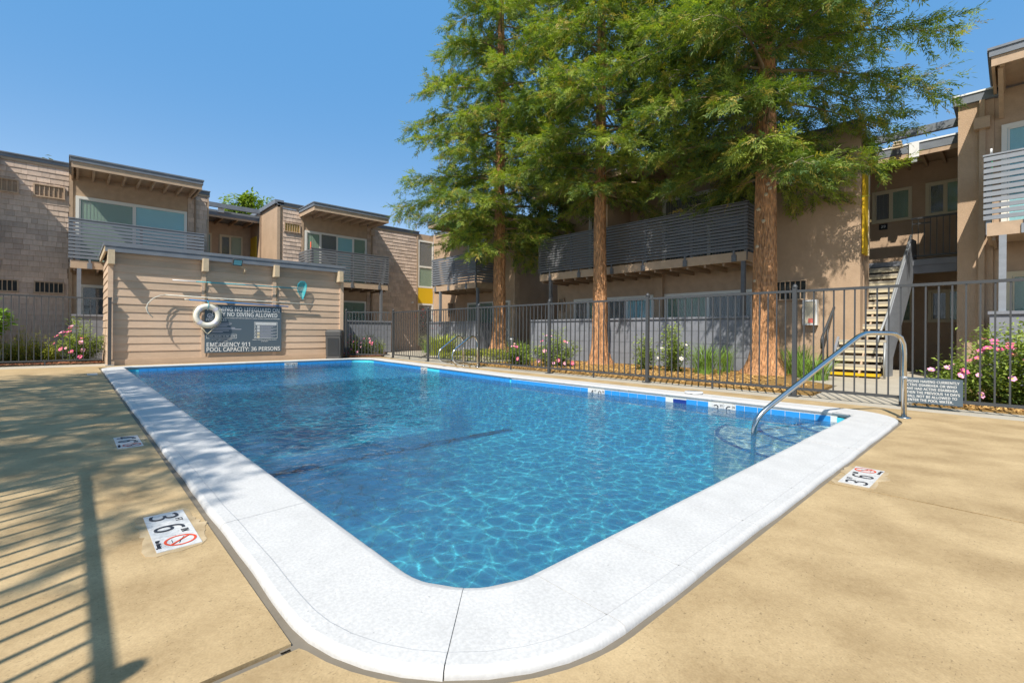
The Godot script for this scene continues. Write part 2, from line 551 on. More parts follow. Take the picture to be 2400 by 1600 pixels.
# ---------------------------------------------------------------- pool
func make_pool() -> void:
	var pool := thing("swimming_pool", "blue rectangular swimming pool with white rounded coping", "swimming pool")
	var e := pool_edge()
	var n := e.size()
	# closed path with arc length
	var acc := [0.0]
	for i in n:
		acc.append(acc[i] + e[i].distance_to(e[(i + 1) % n]))
	var total: float = acc[n]
	var at := func(s: float) -> Array:
		s = fposmod(s, total)
		var i := 0
		while i < n - 1 and acc[i + 1] < s:
			i += 1
		var f: float = (s - acc[i]) / maxf(acc[i + 1] - acc[i], 1e-5)
		var a := e[i]
		var b := e[(i + 1) % n]
		var d := (b - a).normalized()
		var dp := (a - e[(i - 1 + n) % n]).normalized()
		var dn := (e[(i + 2) % n] - b).normalized()
		var t := (dp + d).normalized().lerp((d + dn).normalized(), f) if a.distance_to(b) < 0.2 else d
		t = t.normalized()
		return [a.lerp(b, f), Vector2(-t.y, t.x)]
	var prof := [Vector2(0.045, -0.040), Vector2(0.006, -0.030), Vector2(-0.018, 0.000), Vector2(-0.017, 0.014), Vector2(-0.006, 0.0225), Vector2(0.016, 0.026), Vector2(0.296, 0.0185), Vector2(0.301, 0.0205), Vector2(0.345, 0.019), Vector2(0.360, 0.013), Vector2(0.365, -0.002), Vector2(0.365, -0.10), Vector2(0.045, -0.10)]
	# joints: the corner seam sits in the middle of the near left arc
	var s0: float = acc[1] + (acc[13] - acc[1]) * 0.5
	var cuts := [0.0]
	var steps := [0.262, 0.44, 0.60, 0.66]
	var s := 0.0
	var k := 0
	while s < total - 0.9:
		s += steps[k] if k < steps.size() else rnd(0.60, 0.68)
		cuts.append(s)
		k += 1
	cuts.append(total)
	for i in cuts.size() - 1:
		var a: float = cuts[i] + 0.0008
		var b: float = cuts[i + 1] - 0.0008
		var m := MB.new(true)
		m.st.set_smooth_group(0)
		var cnt := maxi(3, int((b - a) / 0.05))
		var prev := []
		var lift := rnd(-0.0015, 0.0015)
		for j in cnt + 1:
			var r: Array = at.call(s0 + lerpf(a, b, float(j) / cnt))
			var ring := []
			var wob := 0.0025 * sin((s0 + lerpf(a, b, float(j) / cnt)) * 5.1) + 0.0015 * sin((s0 + lerpf(a, b, float(j) / cnt)) * 13.0)
			var edge := 0.0
			for p in prof:
				var out: float = p.x + (wob if p.x > 0.28 else 0.0)
				var q: Vector2 = r[0] + r[1] * out
				ring.append(Vector3(q.x, p.y + lift + (edge if p.y > 0.0 else 0.0), q.y))
			if j > 0:
				for c in prof.size():
					var c2 := (c + 1) % prof.size()
					m.st.set_smooth_group([1, 1, 1, 1, 1, 2, 3, 4, 5, 5, 5, 6, 7][c])
					m.q(prev[c], ring[c], ring[c2], prev[c2])
			if j == 0 or j == cnt:
				m.st.set_smooth_group(-1)
				for c in range(1, prof.size() - 1):
					if j == 0:
						m.t(ring[0], ring[c], ring[c + 1])
					else:
						m.t(ring[0], ring[c + 1], ring[c])
			prev = ring
		put(pool, "coping_slab", m.done(), M.coping)
	# grout bed under the slabs, and the grey strip between coping and deck
	var bed := MB.new()
	var strip := MB.new()
	for i in 160:
		var r1: Array = at.call(total * i / 160.0)
		var r2: Array = at.call(total * (i + 1) / 160.0)
		for w in [[0.004, 0.30, 0.020, 0.0145, bed], [0.30, 0.350, 0.0145, 0.0145, bed], [0.36, 0.44, -0.008, -0.008, strip]]:
			var a1: Vector2 = r1[0] + r1[1] * w[0]
			var a2: Vector2 = r2[0] + r2[1] * w[0]
			var b1: Vector2 = r1[0] + r1[1] * w[1]
			var b2_: Vector2 = r2[0] + r2[1] * w[1]
			w[4].q(Vector3(a1.x, w[2], a1.y), Vector3(b1.x, w[3], b1.y), Vector3(b2_.x, w[3], b2_.y), Vector3(a2.x, w[2], a2.y))
	put(pool, "grout_bed", bed.done(), mat("coping_grout", L(0.36, 0.35, 0.335), 0.9))
	put(pool, "joint_filler", strip.done(), M.joint)
	# shell
	var depth := func(z: float) -> float:
		if z > -6.5:
			return lerpf(-0.80, -1.0, (z + 1.1) / -5.4)
		return lerpf(-1.0, -1.75, clampf((z + 6.5) / -4.5, 0.0, 1.0))
	var wall := MB.new()
	for i in n:
		var a := e[i]
		var b := e[(i + 1) % n]
		var parts := maxi(1, int(a.distance_to(b) / 0.5))
		for j in parts:
			var p := a.lerp(b, float(j) / parts)
			var r := a.lerp(b, float(j + 1) / parts)
			wall.q(Vector3(r.x, depth.call(r.y), r.y), Vector3(p.x, depth.call(p.y), p.y), Vector3(p.x, -0.04, p.y), Vector3(r.x, -0.04, r.y))
	put(pool, "pool_wall", wall.done(), M.pool_floor)
	var fl := MB.new()
	var zz := [-0.9, -6.5, -11.0, -14.0]
	for i in 3:
		fl.q(Vector3(0.5, depth.call(zz[i]), zz[i]), Vector3(7.0, depth.call(zz[i]), zz[i]), Vector3(7.0, depth.call(zz[i + 1]), zz[i + 1]), Vector3(0.5, depth.call(zz[i + 1]), zz[i + 1]))
	put(pool, "pool_floor", fl.done(), M.pool_floor)
	b2(pool, "floor_line", Vector3(0.84, -1.02, -6.58), Vector3(6.05, -0.975, -6.41), M.black)
	# waterline tiles on the right-hand side
	var z := -1.36
	var i := 0
	while z > -6.4:
		var w := 0.15
		var skip := (z < -2.36 and z > -2.68) or (z < -4.33 and z > -4.63) or (z < -2.88 and z > -3.2)
		if not skip:
			bx(pool, "waterline_tile", Vector3(6.045, -0.106, z - w / 2), Vector3(0.012, 0.145, w - 0.007), M.tile_blue)
		z -= w
		i += 1
	b2(pool, "grout_line", Vector3(6.046, -0.2, -6.45), Vector3(6.056, -0.03, -1.3), M.grout)
	var dirv := (Vector2(6.59, -13.2) - Vector2(6.05, -6.5)).normalized()
	for j in 42:
		var c := Vector2(6.05, -6.5) + dirv * (0.08 + 0.155 * j)
		if absf(c.y + 9.83) < 0.22 or absf(c.y + 9.35) < 0.2:
			continue
		bx(pool, "waterline_tile", Vector3(c.x - 0.004, -0.106, c.y), Vector3(0.012, 0.145, 0.148), M.tile_blue, Basis(Vector3.UP, atan2(dirv.x, dirv.y) + PI))
	for j in 30:
		var c := Vector2(1.2 + j * 0.168, -13.46 - j * 0.168 * 0.031)
		bx(pool, "waterline_tile", Vector3(c.x, -0.106, c.y + 0.008), Vector3(0.16, 0.145, 0.012), M.tile_blue)
	# skimmer mouths
	b2(pool, "skimmer_mouth", Vector3(6.043, -0.17, -3.2), Vector3(6.06, -0.045, -2.87), M.tile_navy)
	b2(pool, "skimmer_mouth", Vector3(6.315, -0.16, -9.52), Vector3(6.33, -0.045, -9.2), M.tile_navy)
	var lid := MB.new(true)
	lid.cyl(Vector3(6.28, 0.03, -3.02), 0.12, 0.024, 24)
	put(pool, "skimmer_lid", lid.done(), M.white_metal)
	# rounded entry steps in the near right corner
	var yy := [-0.15, -0.22, -0.30]
	var rr := [0.55, 0.95, 1.38]
	for j in 3:
		var b := MB.new()
		var c := Vector2(6.04, -1.13)
		var pl := PackedVector2Array([c])
		pl.append_array(arc(c, rr[j], PI, PI * 1.5, 20))
		b.prism(pl, -0.95, yy[j])
		put(pool, "entry_step", b.done(), M.pool_step)
		var l := MB.new()
		var o := arc(c, rr[j] - 0.012, PI, PI * 1.5, 24)
		var inn := arc(c, rr[j] - 0.055, PI * 1.5, PI, 24)
		o.append_array(inn)
		l.prism(o, yy[j] + 0.002, yy[j] + 0.010)
		put(pool, "step_edge_tile", l.done(), M.tile_navy)
	# water
	var wv := MB.new()
	var poly := PackedVector2Array()
	for p in e:
		poly.append(p)
	var idx := Geometry2D.triangulate_polygon(poly)
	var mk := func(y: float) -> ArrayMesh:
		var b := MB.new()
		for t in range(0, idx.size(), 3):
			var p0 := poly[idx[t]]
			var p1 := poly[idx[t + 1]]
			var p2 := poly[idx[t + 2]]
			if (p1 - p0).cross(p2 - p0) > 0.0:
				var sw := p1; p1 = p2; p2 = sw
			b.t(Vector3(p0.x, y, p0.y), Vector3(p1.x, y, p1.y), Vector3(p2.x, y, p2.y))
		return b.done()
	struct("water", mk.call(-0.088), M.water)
	struct("painted_caustics", mk.call(-0.097), M.caustic_film)  # see-through patterned sheet; its net stands in for caustics on the floor
	depth_tile(pool, Vector3(6.043, -0.106, -2.36), "3", "FT", "6", "IN")
	depth_tile(pool, Vector3(6.043, -0.106, -4.33), "4", "FT", "0", "IN")
	depth_tile(pool, Vector3(6.32, -0.106, -9.72), "7", "FT", "0", "IN")
	depth_tile_far(pool, Vector3(4.32, -0.106, -13.535))

# two white tiles in the waterline facing the pool; at is the end that reads first
func depth_tile(pool: Node, at: Vector3, a: String, au: String, b: String, bu: String) -> void:
	# seen from the pool one looks along +x: reading runs towards +z
	for k in 2:
		var c := at + Vector3(-0.004, 0, -0.30 + 0.075 + 0.15 * k)
		var t := bx(pool, "depth_tile", c, Vector3(0.012, 0.145, 0.147), M.tile_white)
		letters(t, "numeral", [a, b][k], 0.105, Vector3(-0.0075, -0.004, -0.018), Vector3(0, 0, 1), Vector3.UP, M.ink, HORIZONTAL_ALIGNMENT_CENTER)
		letters(t, "unit_mark", [au, bu][k], 0.026, Vector3(-0.0075, 0.042, 0.048), Vector3(0, 0, 1), Vector3.UP, M.ink, HORIZONTAL_ALIGNMENT_CENTER)

func depth_tile_far(pool: Node, at: Vector3) -> void:
	for k in 2:
		var t := bx(pool, "depth_tile", at + Vector3(0.17 * k, 0, 0), Vector3(0.165, 0.145, 0.016), M.tile_white)
		letters(t, "numeral", ["7", "0"][k], 0.105, Vector3(-0.018, -0.004, 0.0095), Vector3.RIGHT, Vector3.UP, M.ink, HORIZONTAL_ALIGNMENT_CENTER)
		letters(t, "unit_mark", ["FT", "IN"][k], 0.026, Vector3(0.05, 0.042, 0.0095), Vector3.RIGHT, Vector3.UP, M.ink, HORIZONTAL_ALIGNMENT_CENTER)


# ---------------------------------------------------------------- building pieces (local: u along, v up, w out of the wall)
func shingles(parent: Node, u0: float, u1: float, v0: float, v1: float, limit := 300) -> int:
	var back := b2(parent, "shingle_wall", Vector3(u0, v0, -0.25), Vector3(u1, v1, 0.0), M.tan_dark)
	var c0 := Vector3((u0 + u1) * 0.5, (v0 + v1) * 0.5, -0.125)
	var pitch := 0.145
	var rows := int((v1 - v0) / pitch)
	var count := 0
	var rest := MB.new()
	var rest_n := 0
	for r in rows:
		var yt := v1 - r * pitch
		var u := u0 - rnd(0.0, 0.12)
		while u < u1:
			var w: float = [0.12, 0.155, 0.19, 0.225, 0.27][rng.randi() % 5]
			var a := maxf(u, u0)
			var b := minf(u + w, u1)
			u += w
			if b - a < 0.03:
				continue
			var hgt := 0.165
			var c := Vector3((a + b) * 0.5, yt - hgt * 0.5 + 0.008 - rnd(0.0, 0.006), 0.016 + rnd(0.0, 0.003))
			var bs := Basis(Vector3.RIGHT, -0.10)
			var sz := Vector3(snappedf(b - a - 0.006, 0.005), hgt, 0.011)
			if count < limit:
				bx(back, "shingle", c - c0, sz, M["shingle%d" % (rng.randi() % 4)], bs)
				count += 1
			else:
				rest.box(c - c0, sz, bs)
				rest_n += 1
	if rest_n:
		stuff(put(back, "shingle_courses", rest.done(), M.shingle1))
	return count

func window(parent: Node, u0: float, u1: float, v0: float, v1: float, splits: Array, blinds: Array, fw := 0.06, m: Material = null, w0 := 0.0) -> void:
	var f := MB.new()
	var d := 0.05
	f.box(Vector3((u0 + u1) / 2, v1 - fw / 2, w0 + d / 2), Vector3(u1 - u0, fw, d))
	f.box(Vector3((u0 + u1) / 2, v0 + fw / 2, w0 + d / 2 + 0.004), Vector3(u1 - u0 + 0.01, fw, d + 0.008))
	f.box(Vector3(u0 + fw / 2, (v0 + v1) / 2, w0 + d / 2), Vector3(fw, v1 - v0 - 2 * fw, d))
	f.box(Vector3(u1 - fw / 2, (v0 + v1) / 2, w0 + d / 2), Vector3(fw, v1 - v0 - 2 * fw, d))
	var es := [u0 + fw]
	for s in splits:
		var x := lerpf(u0, u1, s)
		f.box(Vector3(x, (v0 + v1) / 2, w0 + d / 2 - 0.004), Vector3(fw * 0.8, v1 - v0 - 2 * fw, d - 0.01))
		es.append(x)
	es.append(u1 - fw)
	var win := put(parent, "window", f.done(), m if m else M.white)
	for i in es.size() - 1:
		b2(win, "pane", Vector3(es[i], v0 + fw, w0 + 0.024), Vector3(es[i + 1], v1 - fw, w0 + 0.028), M.pane)
		# sash round every second pane
		if i % 2 == 0 and es.size() > 2:
			var s := MB.new()
			var a: float = es[i] + 0.006
			var b: float = es[i + 1] - fw * 0.4
			for h in [v0 + fw + 0.012, v1 - fw - 0.012]:
				s.box(Vector3((a + b) / 2, h, w0 + 0.034), Vector3(b - a, 0.022, 0.012))
			for h in [a + 0.011, b - 0.011]:
				s.box(Vector3(h, (v0 + v1) / 2, w0 + 0.034), Vector3(0.022, v1 - v0 - 2 * fw - 0.05, 0.012))
			put(win, "sash", s.done(), m if m else M.white)
		# vertical blinds, folded
		var bl := MB.new()
		var a2: float = es[i]
		var nn := maxi(2, int((es[i + 1] - es[i]) / 0.075))
		for k in nn:
			var x0 := lerpf(a2, es[i + 1], float(k) / nn)
			var x1 := lerpf(a2, es[i + 1], float(k + 1) / nn)
			bl.q(Vector3(x0, v0 + 0.02, w0 + 0.004), Vector3(x1, v0 + 0.02, w0 + 0.016), Vector3(x1, v1 - 0.02, w0 + 0.016), Vector3(x0, v1 - 0.02, w0 + 0.004))
		put(win, "blind", bl.done(), M[blinds[i % blinds.size()]])

func vent(parent: Node, u0: float, u1: float, v0: float, v1: float, n := 6, dark := "tan_dark", w0 := 0.02) -> void:
	var f := MB.new()
	var t := 0.03
	f.box(Vector3((u0 + u1) / 2, v1 - t / 2, w0 + 0.025), Vector3(u1 - u0, t, 0.05))
	f.box(Vector3((u0 + u1) / 2, v0 + t / 2, w0 + 0.03), Vector3(u1 - u0 + 0.02, t, 0.06))
	for x in [u0 + t / 2, u1 - t / 2]:
		f.box(Vector3(x, (v0 + v1) / 2, w0 + 0.025), Vector3(t, v1 - v0 - 2 * t, 0.05))
	var g := put(parent, "vent_grille", f.done(), M.tan)
	b2(g, "backing", Vector3(u0 + t, v0 + t, w0 - 0.015), Vector3(u1 - t, v1 - t, w0 + 0.012), M[dark])
	for i in n - 1:
		var x := lerpf(u0 + t, u1 - t, float(i + 1) / n)
		bx(g, "bar", Vector3(x, (v0 + v1) / 2, w0 + 0.028), Vector3(0.018, v1 - v0 - 2 * t, 0.018), M.tan)

func eave(parent: Node, u0: float, u1: float, wf: float, vt: float, rafters: int, w_back := -0.2) -> void:
	# roof edge: slab, tan fascia board, grey cap with its drip edge, rafters under it
	var slab := b2(parent, "roof_overhang", Vector3(u0 + 0.03, vt - 0.14, w_back), Vector3(u1 - 0.03, vt - 0.03, wf - 0.04), M.tan)
	var o := slab.position
	var fb := MB.new()
	fb.box(Vector3((u0 + u1) / 2, vt - 0.21, wf - 0.02) - o, Vector3(u1 - u0, 0.15, 0.04))
	fb.box(Vector3(u0 + 0.02, vt - 0.21, (wf - 0.04 + maxf(w_back, 0)) / 2) - o, Vector3(0.04, 0.15, wf - 0.04 - maxf(w_back, 0)))
	fb.box(Vector3(u1 - 0.02, vt - 0.21, (wf - 0.04 + maxf(w_back, 0)) / 2) - o, Vector3(0.04, 0.15, wf - 0.04 - maxf(w_back, 0)))
	put(slab, "fascia_board", fb.done(), M.tan)
	var cap := MB.new()
	cap.box(Vector3((u0 + u1) / 2, vt - 0.085, wf + 0.005) - o, Vector3(u1 - u0 + 0.05, 0.10, 0.05))
	cap.box(Vector3((u0 + u1) / 2, vt - 0.016, wf + 0.014) - o, Vector3(u1 - u0 + 0.09, 0.036, 0.072))
	for s in [[u0, -1.0], [u1, 1.0]]:
		cap.box(Vector3(s[0] + s[1] * 0.005, vt - 0.085, (wf - 0.02 + w_back) / 2) - o, Vector3(0.05, 0.10, wf - 0.02 - w_back - 0.04))
		cap.box(Vector3(s[0] + s[1] * 0.014, vt - 0.016, (wf - 0.022 + w_back) / 2) - o, Vector3(0.072, 0.036, wf - 0.022 - w_back - 0.04))
	put(slab, "roof_cap", cap.done(), M.fascia)
	for i in rafters:
		var u := lerpf(u0 + 0.12, u1 - 0.12, float(i) / (rafters - 1))
		b2(slab, "rafter", Vector3(u - 0.025, vt - 0.27, 0.002) - o, Vector3(u + 0.025, vt - 0.141, wf - 0.041) - o, M.tan)

func parapet(parent: Node, u0: float, u1: float, vt: float, w1 := 0.06) -> void:
	var c := MB.new()
	c.box(Vector3((u0 + u1) / 2, vt - 0.07, w1 / 2 - 0.1), Vector3(u1 - u0, 0.10, w1 + 0.2))
	c.box(Vector3((u0 + u1) / 2, vt - 0.012, w1 / 2 - 0.09), Vector3(u1 - u0 + 0.02, 0.028, w1 + 0.26))
	put(parent, "roof_edge", c.done(), M.fascia)
	b2(parent, "trim_board", Vector3(u0, vt - 0.19, 0.002), Vector3(u1, vt - 0.122, 0.045), M.tan)

func balcony(parent: Node, u0: float, u1: float, wf: float, n: int, m: Material, left: bool, right: bool, hangers: Array, posts: Array, pu0: float, pu1: float, fascia_m: Material = null) -> void:
	var v0 := 2.70
	var v1 := 3.74
	var fl := b2(parent, "balcony", Vector3(u0 + 0.06, 2.50, 0.0), Vector3(u1 - 0.06, 2.60, wf - 0.06), M.tan)
	var o := fl.position
	var pitch := (v1 - v0) / n
	var hh := pitch * 0.69
	for i in n:
		var y := v0 + pitch * (i + 0.5)
		bx(fl, "slat", Vector3((u0 + u1) / 2, y, wf) - o, Vector3(u1 - u0, hh, 0.028), m, Basis(Vector3.RIGHT, rnd(-0.02, 0.02)))
		if left:
			bx(fl, "slat", Vector3(u0 + 0.014, y, wf / 2) - o, Vector3(0.026, hh, wf - 0.03), m)
		if right:
			bx(fl, "slat", Vector3(u1 - 0.014, y, wf / 2) - o, Vector3(0.026, hh, wf - 0.03), m)
	var np := maxi(2, int((u1 - u0) / 1.15) + 1)
	for i in np:
		var u := lerpf(u0 + 0.06, u1 - 0.06, float(i) / (np - 1))
		bx(fl, "rail_post", Vector3(u, 3.1, wf - 0.045) - o, Vector3(0.06, 1.24, 0.055), m)
	bx(fl, "rail_cap", Vector3((u0 + u1) / 2, v1 + 0.014, wf - 0.02) - o, Vector3(u1 - u0 + 0.02, 0.026, 0.09), m)
	bx(fl, "rim_beam", Vector3((u0 + u1) / 2, 2.56, wf - 0.04) - o, Vector3(u1 - u0 - 0.08, 0.21, 0.05), fascia_m if fascia_m else M.tan)
	if left:
		bx(fl, "rim_beam", Vector3(u0 + 0.065, 2.56, (wf - 0.07) / 2) - o, Vector3(0.05, 0.21, wf - 0.07), M.tan)
	if right:
		bx(fl, "rim_beam", Vector3(u1 - 0.065, 2.56, (wf - 0.07) / 2) - o, Vector3(0.05, 0.21, wf - 0.07), M.tan)
	for u in hangers:
		var h := MB.new()
		h.box(Vector3(u, 2.53, wf - 0.001) - o, Vector3(0.10, 0.15, 0.03))
		h.box(Vector3(u, 2.60, wf + 0.008) - o, Vector3(0.045, 0.22, 0.016))
		put(fl, "rail_bracket", h.done(), m)
	var nj := maxi(3, int((u1 - u0) / 0.42))
	for i in nj:
		var u := lerpf(u0 + 0.12, u1 - 0.12, float(i) / (nj - 1))
		b2(fl, "joist", Vector3(u - 0.022, 2.39, 0.002) - o, Vector3(u + 0.022, 2.498, wf - 0.067) - o, M.tan_dark)
	for u in posts:
		bx(parent, "support_post", Vector3(u, 1.229, wf - 0.05), Vector3(0.085, 2.45, 0.085), m)
	# low patio wall of three boards with a cap
	if pu1 > pu0:
		var cap := bx(parent, "patio_wall", Vector3((pu0 + pu1) / 2, 1.215, wf - 0.005), Vector3(pu1 - pu0 + 0.04, 0.05, 0.14), M.patio)
		for k in 4:
			bx(cap, "board", Vector3(0, -0.025 - 0.145 - 0.291 * k, 0), Vector3(pu1 - pu0, 0.284, 0.07 - 0.004 * (k % 2)), M.patio)
		for s in [pu0 + 0.035, pu1 - 0.035]:
			b2(cap, "side_wall", Vector3(s - 0.03, 0.001, 0.0) - cap.position, Vector3(s + 0.03, 1.188, wf - 0.042) - cap.position, M.patio)

func bay(parent: Node, u0: float, u1: float, wf: float, n: int, m: Material, o: Dictionary) -> void:
	b2(parent, "bay_wall", Vector3(u0, 2.6, -0.25), Vector3(u1, 5.24, 0.0), M.tan)
	b2(parent, "lower_wall", Vector3(u0, -0.05, -0.25), Vector3(u1, 2.5, -0.001), M.tan)
	eave(parent, o.get("e0", u0 - 0.06), o.get("e1", u1 + 0.14), wf + 0.18, 5.34, o.get("rafters", 9))
	balcony(parent, o.get("b0", u0 - 0.08), o.get("b1", u1 + 0.22), wf, n, m, true, true, o.hangers, o.posts, o.get("p0", u0), o.get("p1", u1))

func building(called: String, label: String, at: Vector3, turn: float) -> Node3D:
	return thing(called, label, "apartment building", at, "", turn)

func roof(parent: Node, u0: float, u1: float, vt := 5.2, back := -7.0) -> void:
	b2(parent, "roof", Vector3(u0, vt - 0.1, back), Vector3(u1, vt, -0.251), M.fascia)
	b2(parent, "rear_wall", Vector3(u0, -0.05, back - 0.2), Vector3(u1, vt - 0.1, back), M.stucco)


func make_left_wing() -> void:
	var a := building("apartment_wing", "shingled tan wing at far left with striped sunlit wall and grey slatted balcony", Vector3(0, 0, -18.2), 0)
	shingles(a, -2.2, -0.055, 0.0, 5.30)
	b2(a, "corner_trim", Vector3(-0.052, 0.0, -0.2), Vector3(0.025, 5.2, 0.03), M.tan)
	parapet(a, -4.6, -0.02, 5.49)
	b2(a, "upper_wall", Vector3(-4.6, 5.2, -0.25), Vector3(3.26, 5.37, -0.002), M.tan)
	vent(a, -0.76, -0.14, 4.44, 4.79); vent(a, -1.65, -1.03, 4.44, 4.80)
	vent(a, -0.74, -0.14, 1.82, 2.15, 6, "dark_void"); vent(a, -1.62, -1.02, 1.82, 2.15, 6, "dark_void")
	bay(a, 0.026, 2.72, 1.3, 11, M.slat, {"hangers": [0.36, 1.2, 2.0, 2.72], "posts": [0.15, 2.7], "e0": -0.01, "e1": 2.86, "b0": -0.06, "b1": 2.95, "rafters": 9})
	window(a, 0.08, 2.70, 2.68, 4.62, [0.5], ["blind_green", "glass_teal"], 0.075)
	window(a, 0.16, 2.5, 1.0, 2.12, [0.5], ["blind_dark", "blind_green"], 0.06)
	shingles(a, 2.721, 3.255, 0.0, 5.2, 110)
	b2(a, "drain_pipe", Vector3(2.9, 0.0, 0.03), Vector3(2.94, 5.2, 0.08), M.tan_dark)
	b2(a, "end_trim", Vector3(3.256, 0.0, -0.3), Vector3(3.30, 5.2, 0.03), M.tan)
	parapet(a, 2.74, 3.32, 5.40)
	# the neighbouring bay at the left edge of the view; its eave shades the shingles
	bay(a, -4.6, -1.62, 1.3, 11, M.slat, {"hangers": [-4.2, -3.0, -2.0], "posts": [-4.4, -1.8], "e1": -1.42, "b1": -1.5})
	roof(a, -4.6, 3.3)
	# breezeway to the right: back wall, lower roof with its eave, beam across
	b2(a, "breezeway_wall", Vector3(3.3, 2.6, -3.65), Vector3(6.4, 5.1, -3.4), M.tan)
	window(a, 4.28, 5.1, 3.80, 4.64, [0.47], ["blind_dark", "blind_green"], 0.06, M.cream, -3.4)
	window(a, 3.30, 4.02, 3.80, 4.64, [0.47], ["blind_grey", "blind_green"], 0.06, M.cream, -3.4)
	b2(a, "breezeway_side", Vector3(3.26, 0.0, -3.4), Vector3(3.30, 5.1, -0.3), M.tan)
	b2(a, "landing", Vector3(3.3, 2.5, -3.4), Vector3(5.39, 2.6, 0.0), M.tan)
	b2(a, "rail_wall", Vector3(3.3, 2.6, -0.3), Vector3(5.39, 3.2, -0.2), M.patio)
	b2(a, "entry_roof", Vector3(3.301, 5.12, -3.9), Vector3(5.38, 5.22, -2.1), M.fascia)
	b2(a, "entry_fascia", Vector3(3.301, 5.10, -2.099), Vector3(5.38, 5.30, -2.05), M.fascia)
	b2(a, "entry_trim", Vector3(3.301, 5.03, -2.098), Vector3(5.38, 5.10, -2.06), M.tan)
	for i in 4:
		b2(a, "rafter", Vector3(3.6 + 0.5 * i, 5.0, -3.399), Vector3(3.65 + 0.5 * i, 5.118, -2.1), M.tan)
	b2(a, "cross_beam", Vector3(3.2, 5.36, -1.95), Vector3(5.39, 5.52, -1.85), M.fascia)


func make_second_wing() -> void:
	var a := building("apartment_wing", "shingled tan wing behind the pool house, ending beside the yellow panel", Vector3(0, 0, -18.2), 0)
	b2(a, "side_wall", Vector3(5.4, -0.05, -4.0), Vector3(5.6, 5.42, 0.0), M.stucco)
	b2(a, "downspout", Vector3(5.35, 0.0, -1.95), Vector3(5.40, 5.42, -1.87), M.tan_dark)
	var se := MB.new()
	se.box(Vector3(5.47, 5.48, -1.97), Vector3(0.30, 0.14, 4.06))
	put(a, "roof_edge", se.done(), M.fascia)
	var door := b2(a, "door", Vector3(5.37, 2.6, -3.3), Vector3(5.398, 4.6, -2.5), M.yellow)
	bx(door, "knob", Vector3(-0.03, -0.05, 0.3), Vector3(0.05, 0.05, 0.05), M.steel)
	b2(a, "corner_trim", Vector3(5.402, 0.0, 0.001), Vector3(5.50, 5.42, 0.045), M.tan)
	shingles(a, 5.601, 6.25, 0.0, 5.28, 100)
	b2(a, "bay_trim", Vector3(6.252, 0.0, -0.1), Vector3(6.33, 5.24, 0.04), M.tan)
	parapet(a, 5.4, 6.30, 5.49)
	vent(a, 5.64, 6.2, 4.44, 4.78, 6, "copper")
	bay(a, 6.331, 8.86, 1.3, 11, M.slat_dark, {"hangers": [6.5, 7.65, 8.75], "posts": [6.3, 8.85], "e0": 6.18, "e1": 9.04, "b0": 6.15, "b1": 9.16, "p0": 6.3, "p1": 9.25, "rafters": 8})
	window(a, 6.37, 8.83, 2.68, 4.60, [0.24, 0.5, 0.77], ["blind_green", "blind_dark", "glass_teal", "blind_green"], 0.07)
	window(a, 6.5, 8.82, 0.9, 2.05, [0.55], ["blind_green", "blind_green"], 0.07)
	shingles(a, 8.861, 11.2, 0.0, 5.1, 300)
	b2(a, "downspout", Vector3(9.02, 0.0, 0.03), Vector3(9.08, 5.1, 0.09), M.tan_dark)
	b2(a, "rain_head", Vector3(8.97, 4.78, 0.032), Vector3(9.13, 5.0, 0.15), M.tan)
	b2(a, "end_trim", Vector3(11.2, 0.0, -0.25), Vector3(11.27, 5.15, 0.04), M.tan)
	parapet(a, 8.87, 11.3, 5.28)
	roof(a, 5.61, 11.2)


